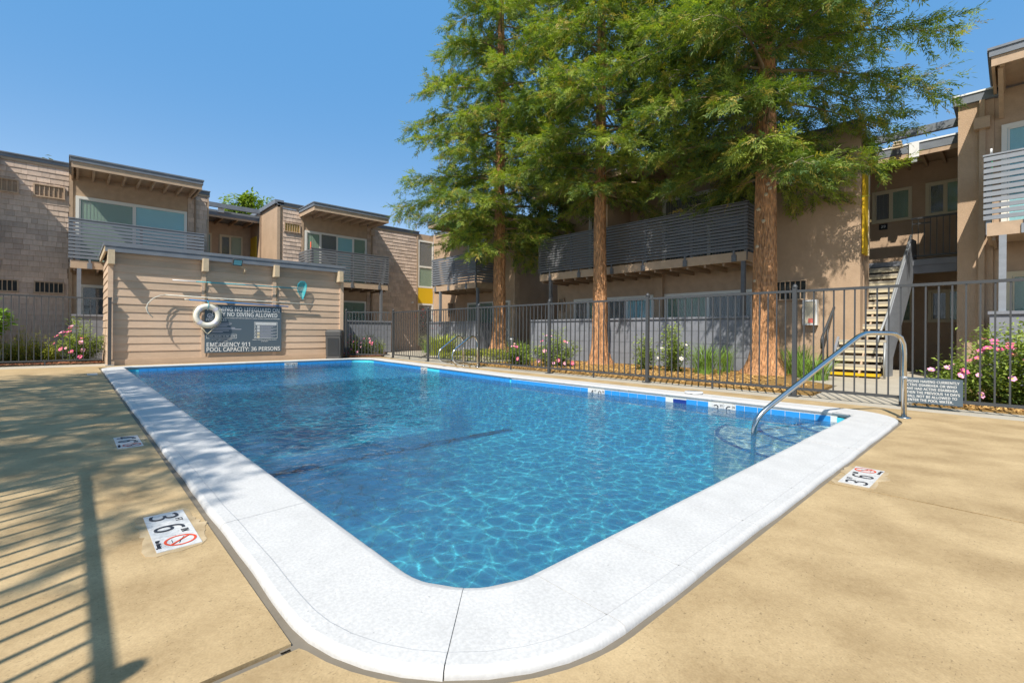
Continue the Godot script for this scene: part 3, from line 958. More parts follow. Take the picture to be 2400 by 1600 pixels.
func make_corner_wing() -> void:
	# facade facing the pool across the corner: u runs along world z, w towards -x
	var a := building("apartment_wing", "tan corner wing with small wraparound grey balcony behind the leftmost redwood", Vector3(12.1, 0, 0), -PI / 2)
	b2(a, "upper_wall", Vector3(-18.2, 2.6, -0.25), Vector3(-12.8, 5.25, 0.0), M.stucco)
	b2(a, "lower_wall", Vector3(-18.2, -0.05, -0.25), Vector3(-12.8, 2.6, -0.001), M.stucco)
	window(a, -15.58, -14.4, 3.3, 4.65, [0.5], ["blind_green", "blind_dark"])
	window(a, -15.6, -13.0, 0.3, 2.04, [0.3, 0.62], ["blind_green", "blind_green", "blind_grey"])
	vent(a, -17.0, -16.55, 1.6, 2.1, 5, "dark_void")
	balcony(a, -16.35, -13.47, 1.3, 11, M.slat, true, true, [-16.1, -15.2, -14.05], [-13.42, -15.8], -16.6, -13.4)
	eave(a, -16.5, -13.2, 1.4, 5.34, 8)
	parapet(a, -18.0, -16.55, 5.30)
	b2(a, "corner_board", Vector3(-12.83, 0.0, -0.2), Vector3(-12.72, 5.2, 0.05), M.tan)
	# south end wall, closing the passage behind the trees
	b2(a, "end_wall", Vector3(-12.95, -0.05, -6.0), Vector3(-12.8, 5.3, -0.251), M.stucco)
	b2(a, "passage_wall", Vector3(-12.79, -0.05, -6.2), Vector3(-10.6, 5.3, -6.0), M.tan)
	roof(a, -18.2, -12.82, 5.2, -6.0)
	# the end facade with its tall windows and the yellow panel between them (faces +z)
	var f := b2(a, "window_bay_wall", Vector3(-18.4, -0.05, 0.0), Vector3(-18.21, 5.2, 0.84), M.tan)
	var o := f.position
	var mk := func(called: String, y0: float, y1: float, p: Vector2, m: Material) -> void:
		b2(f, called, Vector3(-18.209, y0, p.x) - o, Vector3(-18.17, y1, p.y) - o, m)
	for yv in [4.85, 3.70, 2.80, 2.02]:
		mk.call("frame_rail", yv, yv + 0.075, Vector2(0.03, 0.82), M.white)
	for s in [[0.03, 0.09], [0.76, 0.82]]:
		mk.call("frame_post", 0.2, 2.02, Vector2(s[0], s[1]), M.white)
		mk.call("frame_post", 2.876, 3.70, Vector2(s[0], s[1]), M.white)
		mk.call("frame_post", 3.776, 4.85, Vector2(s[0], s[1]), M.white)
	mk.call("yellow_panel", 2.10, 2.79, Vector2(0.03, 0.82), M.yellow)
	for s in [[0.2, 2.01, "blind_dark"], [2.876, 3.69, "blind_green"], [3.776, 4.84, "blind_dark"]]:
		b2(f, "blind", Vector3(-18.209, s[0], 0.091) - o, Vector3(-18.203, s[1], 0.759) - o, M[s[2]])
		b2(f, "pane", Vector3(-18.19, s[0], 0.091) - o, Vector3(-18.186, s[1], 0.759) - o, M.pane)


func make_long_wing() -> void:
	var a := building("apartment_wing", "tan wing with the long dark slatted balcony behind the two redwood trunks", Vector3(12.1, 0, 0), -PI / 2)
	b2(a, "upper_wall", Vector3(-10.65, 2.6, -0.25), Vector3(-4.0, 5.3, 0.0), M.tan)
	b2(a, "lower_wall", Vector3(-10.65, -0.05, -0.25), Vector3(-4.0, 2.5, -0.001), M.tan)
	b2(a, "stucco_wall", Vector3(-3.999, -0.05, -0.25), Vector3(-2.21, 5.3, 0.03), M.stucco)
	b2(a, "return_wall", Vector3(-2.40, -0.05, -0.77), Vector3(-2.20, 5.0, -0.251), M.tan)
	b2(a, "side_wall", Vector3(-10.65, -0.05, -6.0), Vector3(-10.45, 5.3, -0.251), M.stucco)
	eave(a, -10.45, -3.7, 1.45, 5.34, 17)
	parapet(a, -3.69, -2.18, 5.36, 0.09)
	var hang := []
	for h in [-9.83, -8.69, -7.55, -6.58, -5.44, -4.29]:
		hang.append(h)
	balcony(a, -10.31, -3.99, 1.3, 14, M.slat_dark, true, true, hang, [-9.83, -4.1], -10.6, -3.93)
	window(a, -9.9, -7.0, 0.35, 1.93, [0.2, 0.42, 0.7], ["blind_dark", "blind_green", "blind_dark", "glass_teal"], 0.07)
	window(a, -6.66, -4.2, 0.35, 1.93, [0.5], ["blind_green", "blind_dark"], 0.07)
	b2(a, "pilaster", Vector3(-6.94, -0.04, 0.0), Vector3(-6.69, 2.48, 0.12), M.tan)
	window(a, -9.3, -7.96, 2.65, 4.58, [0.55], ["blind_dark", "blind_dark"], 0.07)
	window(a, -6.74, -4.1, 2.65, 4.58, [0.5], ["blind_dark", "blind_dark"], 0.07)
	b2(a, "divider_wall", Vector3(-7.94, 2.61, 0.0), Vector3(-7.80, 5.07, 1.15), M.stucco)
	vent(a, -10.55, -10.3, 1.55, 2.0, 4, "dark_void"); vent(a, -10.55, -10.3, 4.3, 4.75, 4, "dark_void")
	vent(a, -3.86, -3.17, 1.62, 2.08, 6, "dark_void", 0.045)
	b2(a, "downspout", Vector3(-3.99, 0.0, 0.031), Vector3(-3.93, 5.2, 0.09), M.tan_dark)
	var d := b2(a, "door", Vector3(-2.198, 2.55, -0.42), Vector3(-2.16, 4.25, -0.03), M.yellow)
	b2(a, "door_frame", Vector3(-2.199, 2.55, -0.52), Vector3(-2.15, 4.30, -0.43), M.cream)
	bx(d, "knob", Vector3(0.04, -0.1, -0.28), Vector3(0.05, 0.05, 0.05), M.steel)
	roof(a, -10.6, -2.22, 5.2, -6.0)


func make_right_wing() -> void:
	var a := building("apartment_wing", "tan wing at the right edge with pale grey slatted balcony", Vector3(12.1, 0, 0), -PI / 2)
	# recessed entry with windows on two storeys
	b2(a, "entry_wall", Vector3(-4.4, 2.551, -3.05), Vector3(-0.5, 4.97, -2.8), M.stucco)
	b2(a, "entry_lower_wall", Vector3(-4.4, -0.05, -3.65), Vector3(-0.5, 2.45, -3.401), M.stucco)
	window(a, -2.49, -1.71, 3.65, 4.45, [0.5], ["blind_dark", "blind_green"], 0.065, M.cream, -2.8)
	window(a, -1.46, -0.74, 3.65, 4.46, [0.5], ["blind_dark", "blind_green"], 0.065, M.cream, -2.8)
	window(a, -2.55, -1.74, 1.16, 1.96, [0.5], ["blind_grey", "blind_green"], 0.065, M.cream, -3.4)
	window(a, -1.46, -0.72, 1.16, 1.96, [0.5], ["blind_dark", "blind_green"], 0.065, M.cream, -3.4)
	b2(a, "landing", Vector3(-4.4, 2.42, -3.4), Vector3(-0.74, 2.55, -1.85), M.patio)
	b2(a, "landing_beam", Vector3(-2.62, 2.24, -1.95), Vector3(-0.74, 2.42, -1.88), M.patio)
	b2(a, "entry_roof", Vector3(-2.6, 4.98, -3.8), Vector3(-0.72, 5.08, -1.70), M.tan)
	b2(a, "entry_fascia", Vector3(-2.19, 4.94, -1.69), Vector3(-0.735, 5.12, -1.64), M.fascia)
	b2(a, "entry_cap", Vector3(-2.19, 5.12, -1.75), Vector3(-0.735, 5.155, -1.62), M.white_metal)
	b2(a, "entry_trim", Vector3(-2.19, 4.84, -1.698), Vector3(-0.735, 4.94, -1.65), M.tan)
	for i in 5:
		b2(a, "rafter", Vector3(-2.1 + 0.32 * i, 4.86, -2.799), Vector3(-2.05 + 0.32 * i, 4.978, -1.7), M.tan)
	b2(a, "cross_beam", Vector3(-2.4, 5.12, -1.15), Vector3(-0.72, 5.28, -1.05), M.fascia)
	# pier and wall
	b2(a, "pier", Vector3(-0.735, -0.05, -3.6), Vector3(-0.262, 5.12, 0.0), M.stucco)
	b2(a, "bay_wall", Vector3(-0.26, -0.05, -0.25), Vector3(3.2, 5.25, -0.04), M.tan)
	b2(a, "downspout", Vector3(-0.45, 0.0, 0.001), Vector3(-0.37, 4.6, 0.075), M.tan)
	b2(a, "rain_head", Vector3(-0.52, 4.58, 0.001), Vector3(-0.31, 4.78, 0.16), M.tan)
	b2(a, "spout_top", Vector3(-0.45, 4.781, 0.001), Vector3(-0.38, 5.12, 0.075), M.tan)
	b2(a, "roof_edge", Vector3(-0.80, 5.12, -3.7), Vector3(-0.20, 5.27, 0.07), M.fascia)
	b2(a, "roof_edge_cap", Vector3(-0.82, 5.271, -3.7), Vector3(-0.20, 5.30, 0.09), M.white_metal)
	eave(a, -0.27, 3.2, 1.36, 5.44, 9)
	var br := MB.new()
	br.bar(Vector3(-0.17, 4.75, 0.0), Vector3(-0.17, 5.18, 1.2), 0.06, 0.07)
	put(a, "brace", br.done(), M.tan)
	window(a, -0.17, 2.4, 2.6, 4.60, [0.5], ["glass_teal", "glass_teal"], 0.075, null, -0.04)
	window(a, -0.10, 2.4, 0.6, 1.98, [0.5], ["blind_green", "blind_green"], 0.075, M.cream, -0.04)
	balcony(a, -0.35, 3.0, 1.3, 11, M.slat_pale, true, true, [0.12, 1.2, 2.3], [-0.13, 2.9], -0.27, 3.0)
	roof(a, -0.26, 3.2, 5.2, -6.0)
	b2(a, "side_wall", Vector3(3.2, -0.05, -6.0), Vector3(3.4, 5.3, 0.0), M.stucco)
	# landing railing
	var rl := b2(a, "landing_rail", Vector3(-1.62, 3.47, -1.93), Vector3(-0.74, 3.51, -1.89), M.iron)
	var o := rl.position
	b2(rl, "rail", Vector3(-1.62, 2.62, -1.93) - o, Vector3(-0.74, 2.65, -1.89) - o, M.iron)
	for i in 9:
		b2(rl, "picket", Vector3(-1.61 + 0.105 * i, 2.651, -1.92) - o, Vector3(-1.595 + 0.105 * i, 3.469, -1.90) - o, M.iron)
	b2(rl, "rail", Vector3(-1.6, 3.36, -1.95) - o, Vector3(-1.28, 3.39, -1.931) - o, M.iron)


func make_stairs() -> void:
	var s := thing("staircase", "outdoor staircase with pale treads, yellow bottom step and grey side panel", "staircase", Vector3(11.3, 0, -2.15))
	var o := Vector3(11.3, 0, -2.15)
	for i in 15:
		var x := 11.3 + 0.17 * i
		var y := 0.08 + 0.165 * i
		bx(s, "tread", Vector3(x + 0.14, y - 0.02, -2.165) - o, Vector3(0.27, 0.045, 0.80), M.yellow if i == 0 else M.curb)
		if i > 0:
			bx(s, "tread_nose", Vector3(x + 0.02, y - 0.075, -2.165) - o, Vector3(0.03, 0.055, 0.78), M.cream)
	b2(s, "top_step", Vector3(13.86, 2.43, -2.6) - o, Vector3(14.3, 2.54, -1.72) - o, M.patio)
	var st := MB.new()
	st.bar(Vector3(11.35, -0.02, -2.59) - o, Vector3(13.95, 2.47, -2.59) - o, 0.045, 0.20)
	put(s, "stringer", st.done(), M.patio)
	var st2 := MB.new()
	st2.bar(Vector3(11.35, -0.02, -2.10) - o, Vector3(13.95, 2.40, -2.10) - o, 0.03, 0.10)
	put(s, "stringer", st2.done(), M.tan)
	# solid guard panel on the near side
	var g := MB.new()
	var f := func(x: float, y: float, w: float) -> Vector3:
		return Vector3(x, y, -1.77 + (x - 12.0) * 0.085 + w) - o
	var pts := [[12.06, 0.0], [12.40, 0.0], [12.42, 0.37], [13.94, 2.03], [14.31, 2.57], [14.25, 3.02], [13.87, 3.02], [12.07, 1.15]]
	for w in [0.025, -0.025]:
		for k in range(1, pts.size() - 1):
			var p0: Vector3 = f.call(pts[0][0], pts[0][1], w)
			var p1: Vector3 = f.call(pts[k][0], pts[k][1], w)
			var p2: Vector3 = f.call(pts[k + 1][0], pts[k + 1][1], w)
			if w > 0:
				g.t(p0, p1, p2)
			else:
				g.t(p0, p2, p1)
	for k in pts.size():
		var k2 := (k + 1) % pts.size()
		g.q(f.call(pts[k][0], pts[k][1], 0.025), f.call(pts[k][0], pts[k][1], -0.025), f.call(pts[k2][0], pts[k2][1], -0.025), f.call(pts[k2][0], pts[k2][1], 0.025))
	put(s, "guard_panel", g.done(), M.slat_pale)
	var h := MB.new(true)
	h.tube([f.call(11.42, 0.70, 0.0), f.call(11.47, 0.78, 0.0), f.call(12.07, 1.24, 0.0), f.call(13.87, 3.10, 0.0)], [0.024], 8)
	put(s, "handrail", h.done(), M.galv)
	var hp := MB.new(true)
	hp.tube([Vector3(11.40, 0.0, -1.70) - o, Vector3(11.42, 0.70, -1.70) - o], [0.022], 8)
	put(s, "rail_post", hp.done(), M.galv)
	var lh := MB.new(true)
	lh.tube([Vector3(11.26, 0.55, -2.70) - o, Vector3(11.25, 0.74, -2.70) - o, Vector3(11.30, 0.80, -2.70) - o, Vector3(14.1, 3.09, -2.60) - o, Vector3(14.15, 3.15, -2.60) - o, Vector3(14.25, 3.16, -2.6) - o], [0.026], 8)
	put(s, "handrail", lh.done(), M.iron)
	for i in 4:
		var p := MB.new(true)
		var t := 0.12 + 0.25 * i
		var top := Vector3(11.30, 0.80, -2.70).lerp(Vector3(14.1, 3.09, -2.60), t)
		p.tube([top - Vector3(0, 0.02, 0) - o, Vector3(top.x, top.y - 0.85, top.z) - o], [0.018], 6)
		put(s, "baluster", p.done(), M.iron)


# ---------------------------------------------------------------- pool house
func make_pool_house() -> void:
	var h := thing("pool_house", "tan lapboard pool equipment shed with grey roof edge and four beam ends", "shed", Vector3(3.44, 0, -14.5))
	var o := Vector3(3.44, 0, -14.5)
	b2(h, "core", Vector3(0.66, -0.04, -16.9) - o, Vector3(6.2, 2.75, -14.54) - o, M.tan_dark)
	var pitch := 0.188
	for i in 13:
		var y := 0.145 + pitch * i
		var c := Vector3(3.45, y + 0.095, -14.522) - o
		bx(h, "lap_board", c, Vector3(5.46, 0.205, 0.018), M.siding if i % 3 else M.siding_b, Basis(Vector3.RIGHT, -0.085))
		bx(h, "lap_board", Vector3(0.645, y + 0.095, -15.72) - o, Vector3(0.018, 0.205, 2.3), M.siding if i % 2 else M.siding_b, Basis(Vector3(0, 0, 1), -0.085))
	b2(h, "top_board", Vector3(0.72, 2.56, -14.53) - o, Vector3(6.17, 2.75, -14.50) - o, M.siding)
	b2(h, "base_board", Vector3(0.66, -0.02, -14.53) - o, Vector3(6.25, 0.14, -14.485) - o, M.siding_b)
	b2(h, "base_board", Vector3(0.625, -0.02, -16.9) - o, Vector3(0.655, 0.14, -14.54) - o, M.siding_b)
	b2(h, "corner_post", Vector3(0.625, 0.141, -14.56) - o, Vector3(0.72, 2.60, -14.47) - o, M.siding)
	b2(h, "corner_post", Vector3(6.165, -0.02, -14.56) - o, Vector3(6.27, 2.60, -14.47) - o, M.siding)
	for x in [2.53, 4.25]:
		b2(h, "batten", Vector3(x - 0.05, 0.141, -14.53) - o, Vector3(x + 0.05, 2.56, -14.488) - o, M.siding)
	for x in [0.675, 2.53, 4.24, 6.09]:
		b2(h, "beam", Vector3(x - 0.06, 2.36, -14.60) - o, Vector3(x + 0.06, 2.685, -14.21) - o, M.beam_end)
	b2(h, "roof", Vector3(0.58, 2.752, -17.0) - o, Vector3(6.25, 2.80, -14.38) - o, M.fascia)
	b2(h, "fascia", Vector3(0.57, 2.655, -14.375) - o, Vector3(6.26, 2.785, -14.345) - o, M.fascia)
	b2(h, "fascia_cap", Vector3(0.55, 2.786, -14.45) - o, Vector3(6.28, 2.86, -14.33) - o, M.fascia)
	b2(h, "side_fascia", Vector3(0.56, 2.655, -17.0) - o, Vector3(0.60, 2.785, -14.376) - o, M.beam_end)
	b2(h, "side_fascia_cap", Vector3(0.54, 2.786, -17.0) - o, Vector3(0.64, 2.86, -14.451) - o, M.fascia)


# ---------------------------------------------------------------- fences
func fence(label: String, pts: Array, posts: Array, hgt := 1.46, spacing := 0.113, foot := true) -> void:
	var f := thing("fence", label, "fence", pts[0])
	var o: Vector3 = pts[0]
	for i in pts.size():
		if not i in posts:
			continue
		var p: Vector3 = pts[i] - o
		var po := b2(f, "post", p + Vector3(-0.026, -0.05, -0.026), p + Vector3(0.026, hgt + 0.03, 0.026), M.iron)
		var cp := MB.new(true)
		cp.tube([Vector3(0, 0, 0), Vector3(0, 0.008, 0), Vector3(0, 0.022, 0), Vector3(0, 0.04, 0), Vector3(0, 0.052, 0)], [0.034, 0.034, 0.03, 0.02, 0.004], 10)
		put(po, "cap", cp.done(), M.iron, Transform3D(Basis.IDENTITY, Vector3(0, (hgt + 0.08) / 2, 0)))
		bx(po, "base_plate", Vector3(0, -(hgt + 0.08) / 2 + 0.056, 0), Vector3(0.12, 0.014, 0.12), M.iron)
	for i in pts.size() - 1:
		var a: Vector3 = pts[i] - o
		var b: Vector3 = pts[i + 1] - o
		var d := (b - a)
		var len := d.length()
		var dir := d / len
		for y in [hgt - 0.02, 0.11]:
			var m := MB.new()
			m.bar(a + dir * 0.026 + Vector3(0, y, 0), b - dir * 0.026 + Vector3(0, y, 0), 0.03, 0.034)
			put(f, "rail", m.done(), M.iron)
		var n := int(round(len / spacing))
		var ang := atan2(dir.x, dir.z)
		for k in range(1, n):
			var p := a + d * (float(k) / n)
			bx(f, "picket", p + Vector3(0, 0.12 + (hgt - 0.16) / 2, 0), Vector3(0.016, hgt - 0.155, 0.016), M.iron, Basis(Vector3.UP, ang))
		if foot:
			var mid := (a + b) * 0.5
			b2(f, "foot", mid + Vector3(-0.012, -0.01, -0.012), mid + Vector3(0.012, 0.094, 0.012), M.iron)

func make_fences() -> void:
	var p := [Vector3(7.25, 0, 2.4), Vector3(7.25, 0, 0.2), Vector3(7.25, 0, -2.06), Vector3(7.25, 0, -4.32), Vector3(7.25, 0, -6.6), Vector3(7.28, 0, -8.96), Vector3(7.34, 0, -11.28), Vector3(7.43, 0, -13.42)]
	fence("dark iron picket fence running along the right side of the pool past the redwoods", p, [0, 2, 3, 4, 5, 6, 7])
	fence("short iron picket fence closing the gap between pool house and corner post", [Vector3(6.34, 0, -14.42), Vector3(7.38, 0, -13.5)], [0], 1.46, 0.1, false)
	fence("iron picket fence left of the pool house in front of the shingled wall", [Vector3(-3.6, 0, -15.3), Vector3(-1.45, 0, -15.3), Vector3(0.58, 0, -15.3)], [0, 1], 1.62, 0.117)
	var e := thing("fence_post", "lone dark fence post standing at the left front corner of the pool house", "fence post", Vector3(0.66, 0, -14.4))
	b2(e, "shaft", Vector3(-0.03, -0.05, -0.03), Vector3(0.03, 1.56, 0.03), M.iron)
	bx(e, "cap", Vector3(0, 1.575, 0), Vector3(0.075, 0.03, 0.075), M.iron)
	bx(e, "base_plate", Vector3(0, 0.01, 0), Vector3(0.15, 0.018, 0.15), M.galv)
	fence("iron picket fence outside the frame at left, seen by its shadow on the deck", [Vector3(-1.28, 0, -3.2), Vector3(-1.28, 0, -0.9), Vector3(-1.28, 0, 1.4)], [0, 1, 2], 1.84, 0.118)


# ---------------------------------------------------------------- trees
func spray_mesh(seed_: int) -> ArrayMesh:
	# a flat, drooping redwood spray: narrow blades in two rows along a twig
	var r := RandomNumberGenerator.new()
	r.seed = seed_
	var m := MB.new()
	var blade := func(p: Vector3, d: Vector3, l: float, w: float) -> void:
		var s := d.cross(Vector3(r.randf_range(-0.4, 0.4), 1, r.randf_range(-0.4, 0.4))).normalized() * w
		var mid := p + d * l * 0.45
		var tip := p + d * l + Vector3(0, -0.15 * l, 0)
		m.t(p, mid + s, tip)
		m.t(p, tip, mid - s)
	for i in 8:
		var t := (i + 0.5) / 8.0
		var p := Vector3(r.randf_range(-0.02, 0.02), -0.06 * t * t + r.randf_range(-0.03, 0.03), 0.24 * t)
		for s in [-1.0, 1.0]:
			var a: float = s * r.randf_range(0.6, 1.0)
			var d := Vector3(sin(a), r.randf_range(-0.6, 0.5), cos(a)).normalized()
			blade.call(p, d, r.randf_range(0.04, 0.13) * (1.15 - 0.5 * t), 0.012)
	blade.call(Vector3(0, -0.05, 0.27), Vector3(0, -0.2, 1).normalized(), 0.11, 0.009)
	m.q(Vector3(-0.002, 0, 0), Vector3(0.002, 0, 0), Vector3(0.002, -0.06, 0.3), Vector3(-0.002, -0.06, 0.3))
	return m.done()

func trunk_mesh(pos: Vector3, h: float, r0: float, lean: Vector2, seed_: int) -> ArrayMesh:
	var m := MB.new(true)
	var n := 56
	var ns := fnl(seed_, 1.0, 3)
	var rows := int(h / 0.16)
	var prev := []
	for j in rows + 1:
		var t := float(j) / rows
		var y := h * t
		var flare := 1.0 + 0.62 * exp(-y / 0.22) + 0.16 * exp(-y / 1.3)
		var r := r0 * flare * (1.0 - 0.80 * t)
		var ring := []
		for k in n:
			var a := TAU * k / n
			var fur := ns.get_noise_3d(cos(a) * 2.6 + 9, sin(a) * 2.6, y * 0.35) * 0.16 + ns.get_noise_3d(cos(a) * 7.5, sin(a) * 7.5 + 20, y * 0.8) * 0.13
			var lobes := 0.17 * sin(a * 5.0 + seed_) * exp(-y / 0.35)
			var rr := r * (1.0 + fur + lobes)
			ring.append(Vector3(lean.x * y + cos(a) * rr, y, lean.y * y - sin(a) * rr))
		if j > 0:
			for k in n:
				var k2 := (k + 1) % n
				m.q(prev[k], prev[k2], ring[k2], ring[k])
		prev = ring
	return m.done()

func redwood(label: String, pos: Vector3, h: float, r0: float, yb: float, rmax: float, limbs: int, seed_: int, opt := {}) -> void:
	rng.seed = seed_
	var t := thing("redwood_tree", label, "tree", pos, opt.get("group", "redwoods between the pool and the long balcony"))
	var lean: Vector2 = opt.get("lean", Vector2.ZERO)
	put(t, "trunk", trunk_mesh(pos, h, r0, lean, seed_), M.bark)
	if opt.get("knots", false):
		for k in 7:
			var y := rnd(1.6, 4.0)
			var a := rnd(2.4, 4.2)
			var rr := r0 * (1.0 - 0.80 * y / h) * 1.10
			var kn := MB.new(true)
			var c := Vector3(cos(a) * rr, y, sin(a) * rr * 1.0)
			var d := Vector3(cos(a), 0.15, sin(a))
			kn.tube([c - d * 0.05, c + d * 0.012], [0.045, 0.03], 10)
			put(t, "branch_stub", kn.done(), M.beam_end)
	var meshes := [spray_mesh(1), spray_mesh(2), spray_mesh(3)]
	var xf := [[], [], []]
	var cols := [[], [], []]
	var twigs := []
	var dens: float = opt.get("density", 1.0)
	var ymax: float = opt.get("ymax", h)
	for i in limbs:
		var f := (i + rnd(0, 0.8)) / limbs
		var y := lerpf(yb, ymax, pow(f, opt.get("pow", 1.15)))
		var ty := (y - yb) / (h - yb)
		var reach: float = rmax * pow(clampf(1.0 - ty, 0.03, 1.0), 0.75) * (opt.get("low", 0.55) + (1.0 - opt.get("low", 0.55)) * smoothstep(0.0, opt.get("ramp", 0.12), ty)) * rnd(0.72, 1.08)
		var az := i * 2.399963 + rnd(-0.4, 0.4)
		if opt.has("skip"):
			var sk: Vector3 = opt.skip
			if absf(angle_difference(az, sk.x)) < sk.y and y < sk.z:
				continue
		var dir := Vector3(cos(az), 0, sin(az))
		var base := Vector3(lean.x * y, y, lean.y * y)
		var rise := rnd(-0.05, 0.28)
		var pts := []
		var bend := rnd(-0.25, 0.25)
		var side := Vector3(-dir.z, 0, dir.x)
		for k in 6:
			var s := k / 5.0
			pts.append(base + dir * reach * s + side * bend * reach * s * s * 0.5 + Vector3(0, reach * (rise * s - 0.28 * s * s), 0))
		var lm := MB.new(true)
		lm.tube(pts, [0.014 + 0.012 * reach, 0.011 + 0.009 * reach, 0.009 + 0.006 * reach, 0.012, 0.008, 0.004], 5, false)
		put(t, "limb", lm.done(), M.twig)
		var tone := rnd(0.0, 1.0)
		var yellow := rnd(0.0, 1.0)
		var nb := int(reach * 11 * dens) + 3
		for b in nb:
			var s := lerpf(0.12, 1.0, pow((b + rnd(0, 1)) / nb, 0.8))
			var seg := minf(s * 5.0, 4.999)
			var p: Vector3 = pts[int(seg)].lerp(pts[int(seg) + 1], seg - int(seg))
			var sg := 1.0 if b % 2 else -1.0
			var bl := reach * rnd(0.14, 0.34) * (1.15 - 0.75 * s) + rnd(0.12, 0.3)
			var bd := (dir * rnd(0.35, 1.0) + side * sg * rnd(0.3, 1.1) + Vector3(0, rnd(-0.45, 0.30), 0)).normalized()
			var ns := int(bl * 22 * dens) + 2
			if rnd(0, 1) < 0.16:
				twigs.append(Transform3D(Basis.looking_at(-(bd + Vector3(0, rnd(-0.5, 0.2), 0)).normalized(), Vector3.UP).scaled(Vector3.ONE * rnd(0.6, 1.5)), p))
			for q in ns:
				var u := (q + rnd(0, 1)) / ns
				var pp := p + bd * bl * u + Vector3(rnd(-0.07, 0.07), -0.16 * bl * u * u + rnd(-0.08, 0.08), rnd(-0.07, 0.07))
				var d := (bd + Vector3(rnd(-0.75, 0.75), rnd(-0.65, 0.35), rnd(-0.75, 0.75))).normalized()
				var roll := rnd(-0.8, 0.8)
				var bas := Basis.looking_at(-d, Vector3.UP).rotated(d, roll).scaled(Vector3.ONE * rnd(0.6, 1.08))
				var mi := rng.randi() % 3
				xf[mi].append(Transform3D(bas, pp))
				var g := clampf(tone * 0.6 + rnd(0, 0.5), 0, 1)
				var c := Color(0.125, 0.19, 0.045).lerp(Color(0.43, 0.50, 0.09), g)
				if rnd(0, 1) < 0.07 + 0.08 * yellow:
					c = Color(0.50, 0.40, 0.11)
				elif rnd(0, 1) < 0.28:
					c = Color(0.11, 0.19, 0.065)
				cols[mi].append(c)
	var tw := MB.new()
	tw.bar(Vector3.ZERO, Vector3(0.03, 0.02, 0.25), 0.007, 0.007)
	tw.bar(Vector3(0.03, 0.02, 0.25), Vector3(-0.02, -0.05, 0.48), 0.005, 0.005)
	tw.bar(Vector3(0.02, 0.01, 0.2), Vector3(0.14, 0.0, 0.36), 0.004, 0.004)
	mm(t, "dry_twigs", tw.done(), M.dry, twigs)
	for mi in 3:
		mm(t, "needle_sprays", meshes[mi], M.needle, xf[mi], cols[mi])

func broadleaf(label: String, pos: Vector3, h: float, r: float, n: int, seed_: int, cname := "tree", lo := Color(0.10, 0.20, 0.03), hi := Color(0.38, 0.46, 0.07)) -> void:
	rng.seed = seed_
	var t := thing("broadleaf_tree", label, cname, pos)
	var tr := MB.new(true)
	tr.tube([Vector3(0, 0, 0), Vector3(0.05, h * 0.4, 0), Vector3(0, h * 0.8, 0.1)], [0.22, 0.15, 0.05], 10)
	put(t, "trunk", tr.done(), M.twig)
	var lf := leaf_mesh(0.20, 0.10)
	var xf := []
	var cols := []
	var blobs := []
	for i in 26:
		var a := rnd(0, TAU)
		var q := sqrt(rnd(0, 1)) * r * 0.8
		blobs.append([Vector3(cos(a) * q, h - r + rnd(-0.5, 0.75) * r * (1.0 - 0.4 * q / r), sin(a) * q), rnd(0.25, 0.5) * r * 0.8, rnd(0, 1)])
	for i in blobs.size():
		var lm := MB.new(true)
		lm.tube([Vector3(0, h * 0.5, 0), blobs[i][0]], [0.05, 0.012], 5, false)
		put(t, "limb", lm.done(), M.twig)
	for i in n:
		var b: Array = blobs[rng.randi() % blobs.size()]
		var d := Vector3(rng.randfn(), rng.randfn(), rng.randfn()).normalized()
		var p: Vector3 = b[0] + d * b[1] * pow(rnd(0, 1), 0.4)
		var bas := Basis.looking_at(Vector3(rnd(-1, 1), rnd(-0.8, 0.4), rnd(-1, 1)).normalized(), Vector3.UP).rotated(Vector3.UP, rnd(0, TAU)).scaled(Vector3.ONE * rnd(0.8, 1.5))
		xf.append(Transform3D(bas, p))
		cols.append(lo.lerp(hi, clampf(b[2] * 0.5 + rnd(0, 0.6), 0, 1)))
	mm(t, "leaves", lf, M.leaf, xf, cols)

func leaf_mesh(l: float, w: float) -> ArrayMesh:
	var m := MB.new()
	var p := [Vector3.ZERO, Vector3(w * 0.5, 0.08 * l, -l * 0.45), Vector3(0, -0.05 * l, -l), Vector3(-w * 0.5, 0.08 * l, -l * 0.45)]
	var c := Vector3(0, 0, -l * 0.5)
	m.t(p[0], p[1], c); m.t(p[1], p[2], c); m.t(p[2], p[3], c); m.t(p[3], p[0], c)
	return m.done()

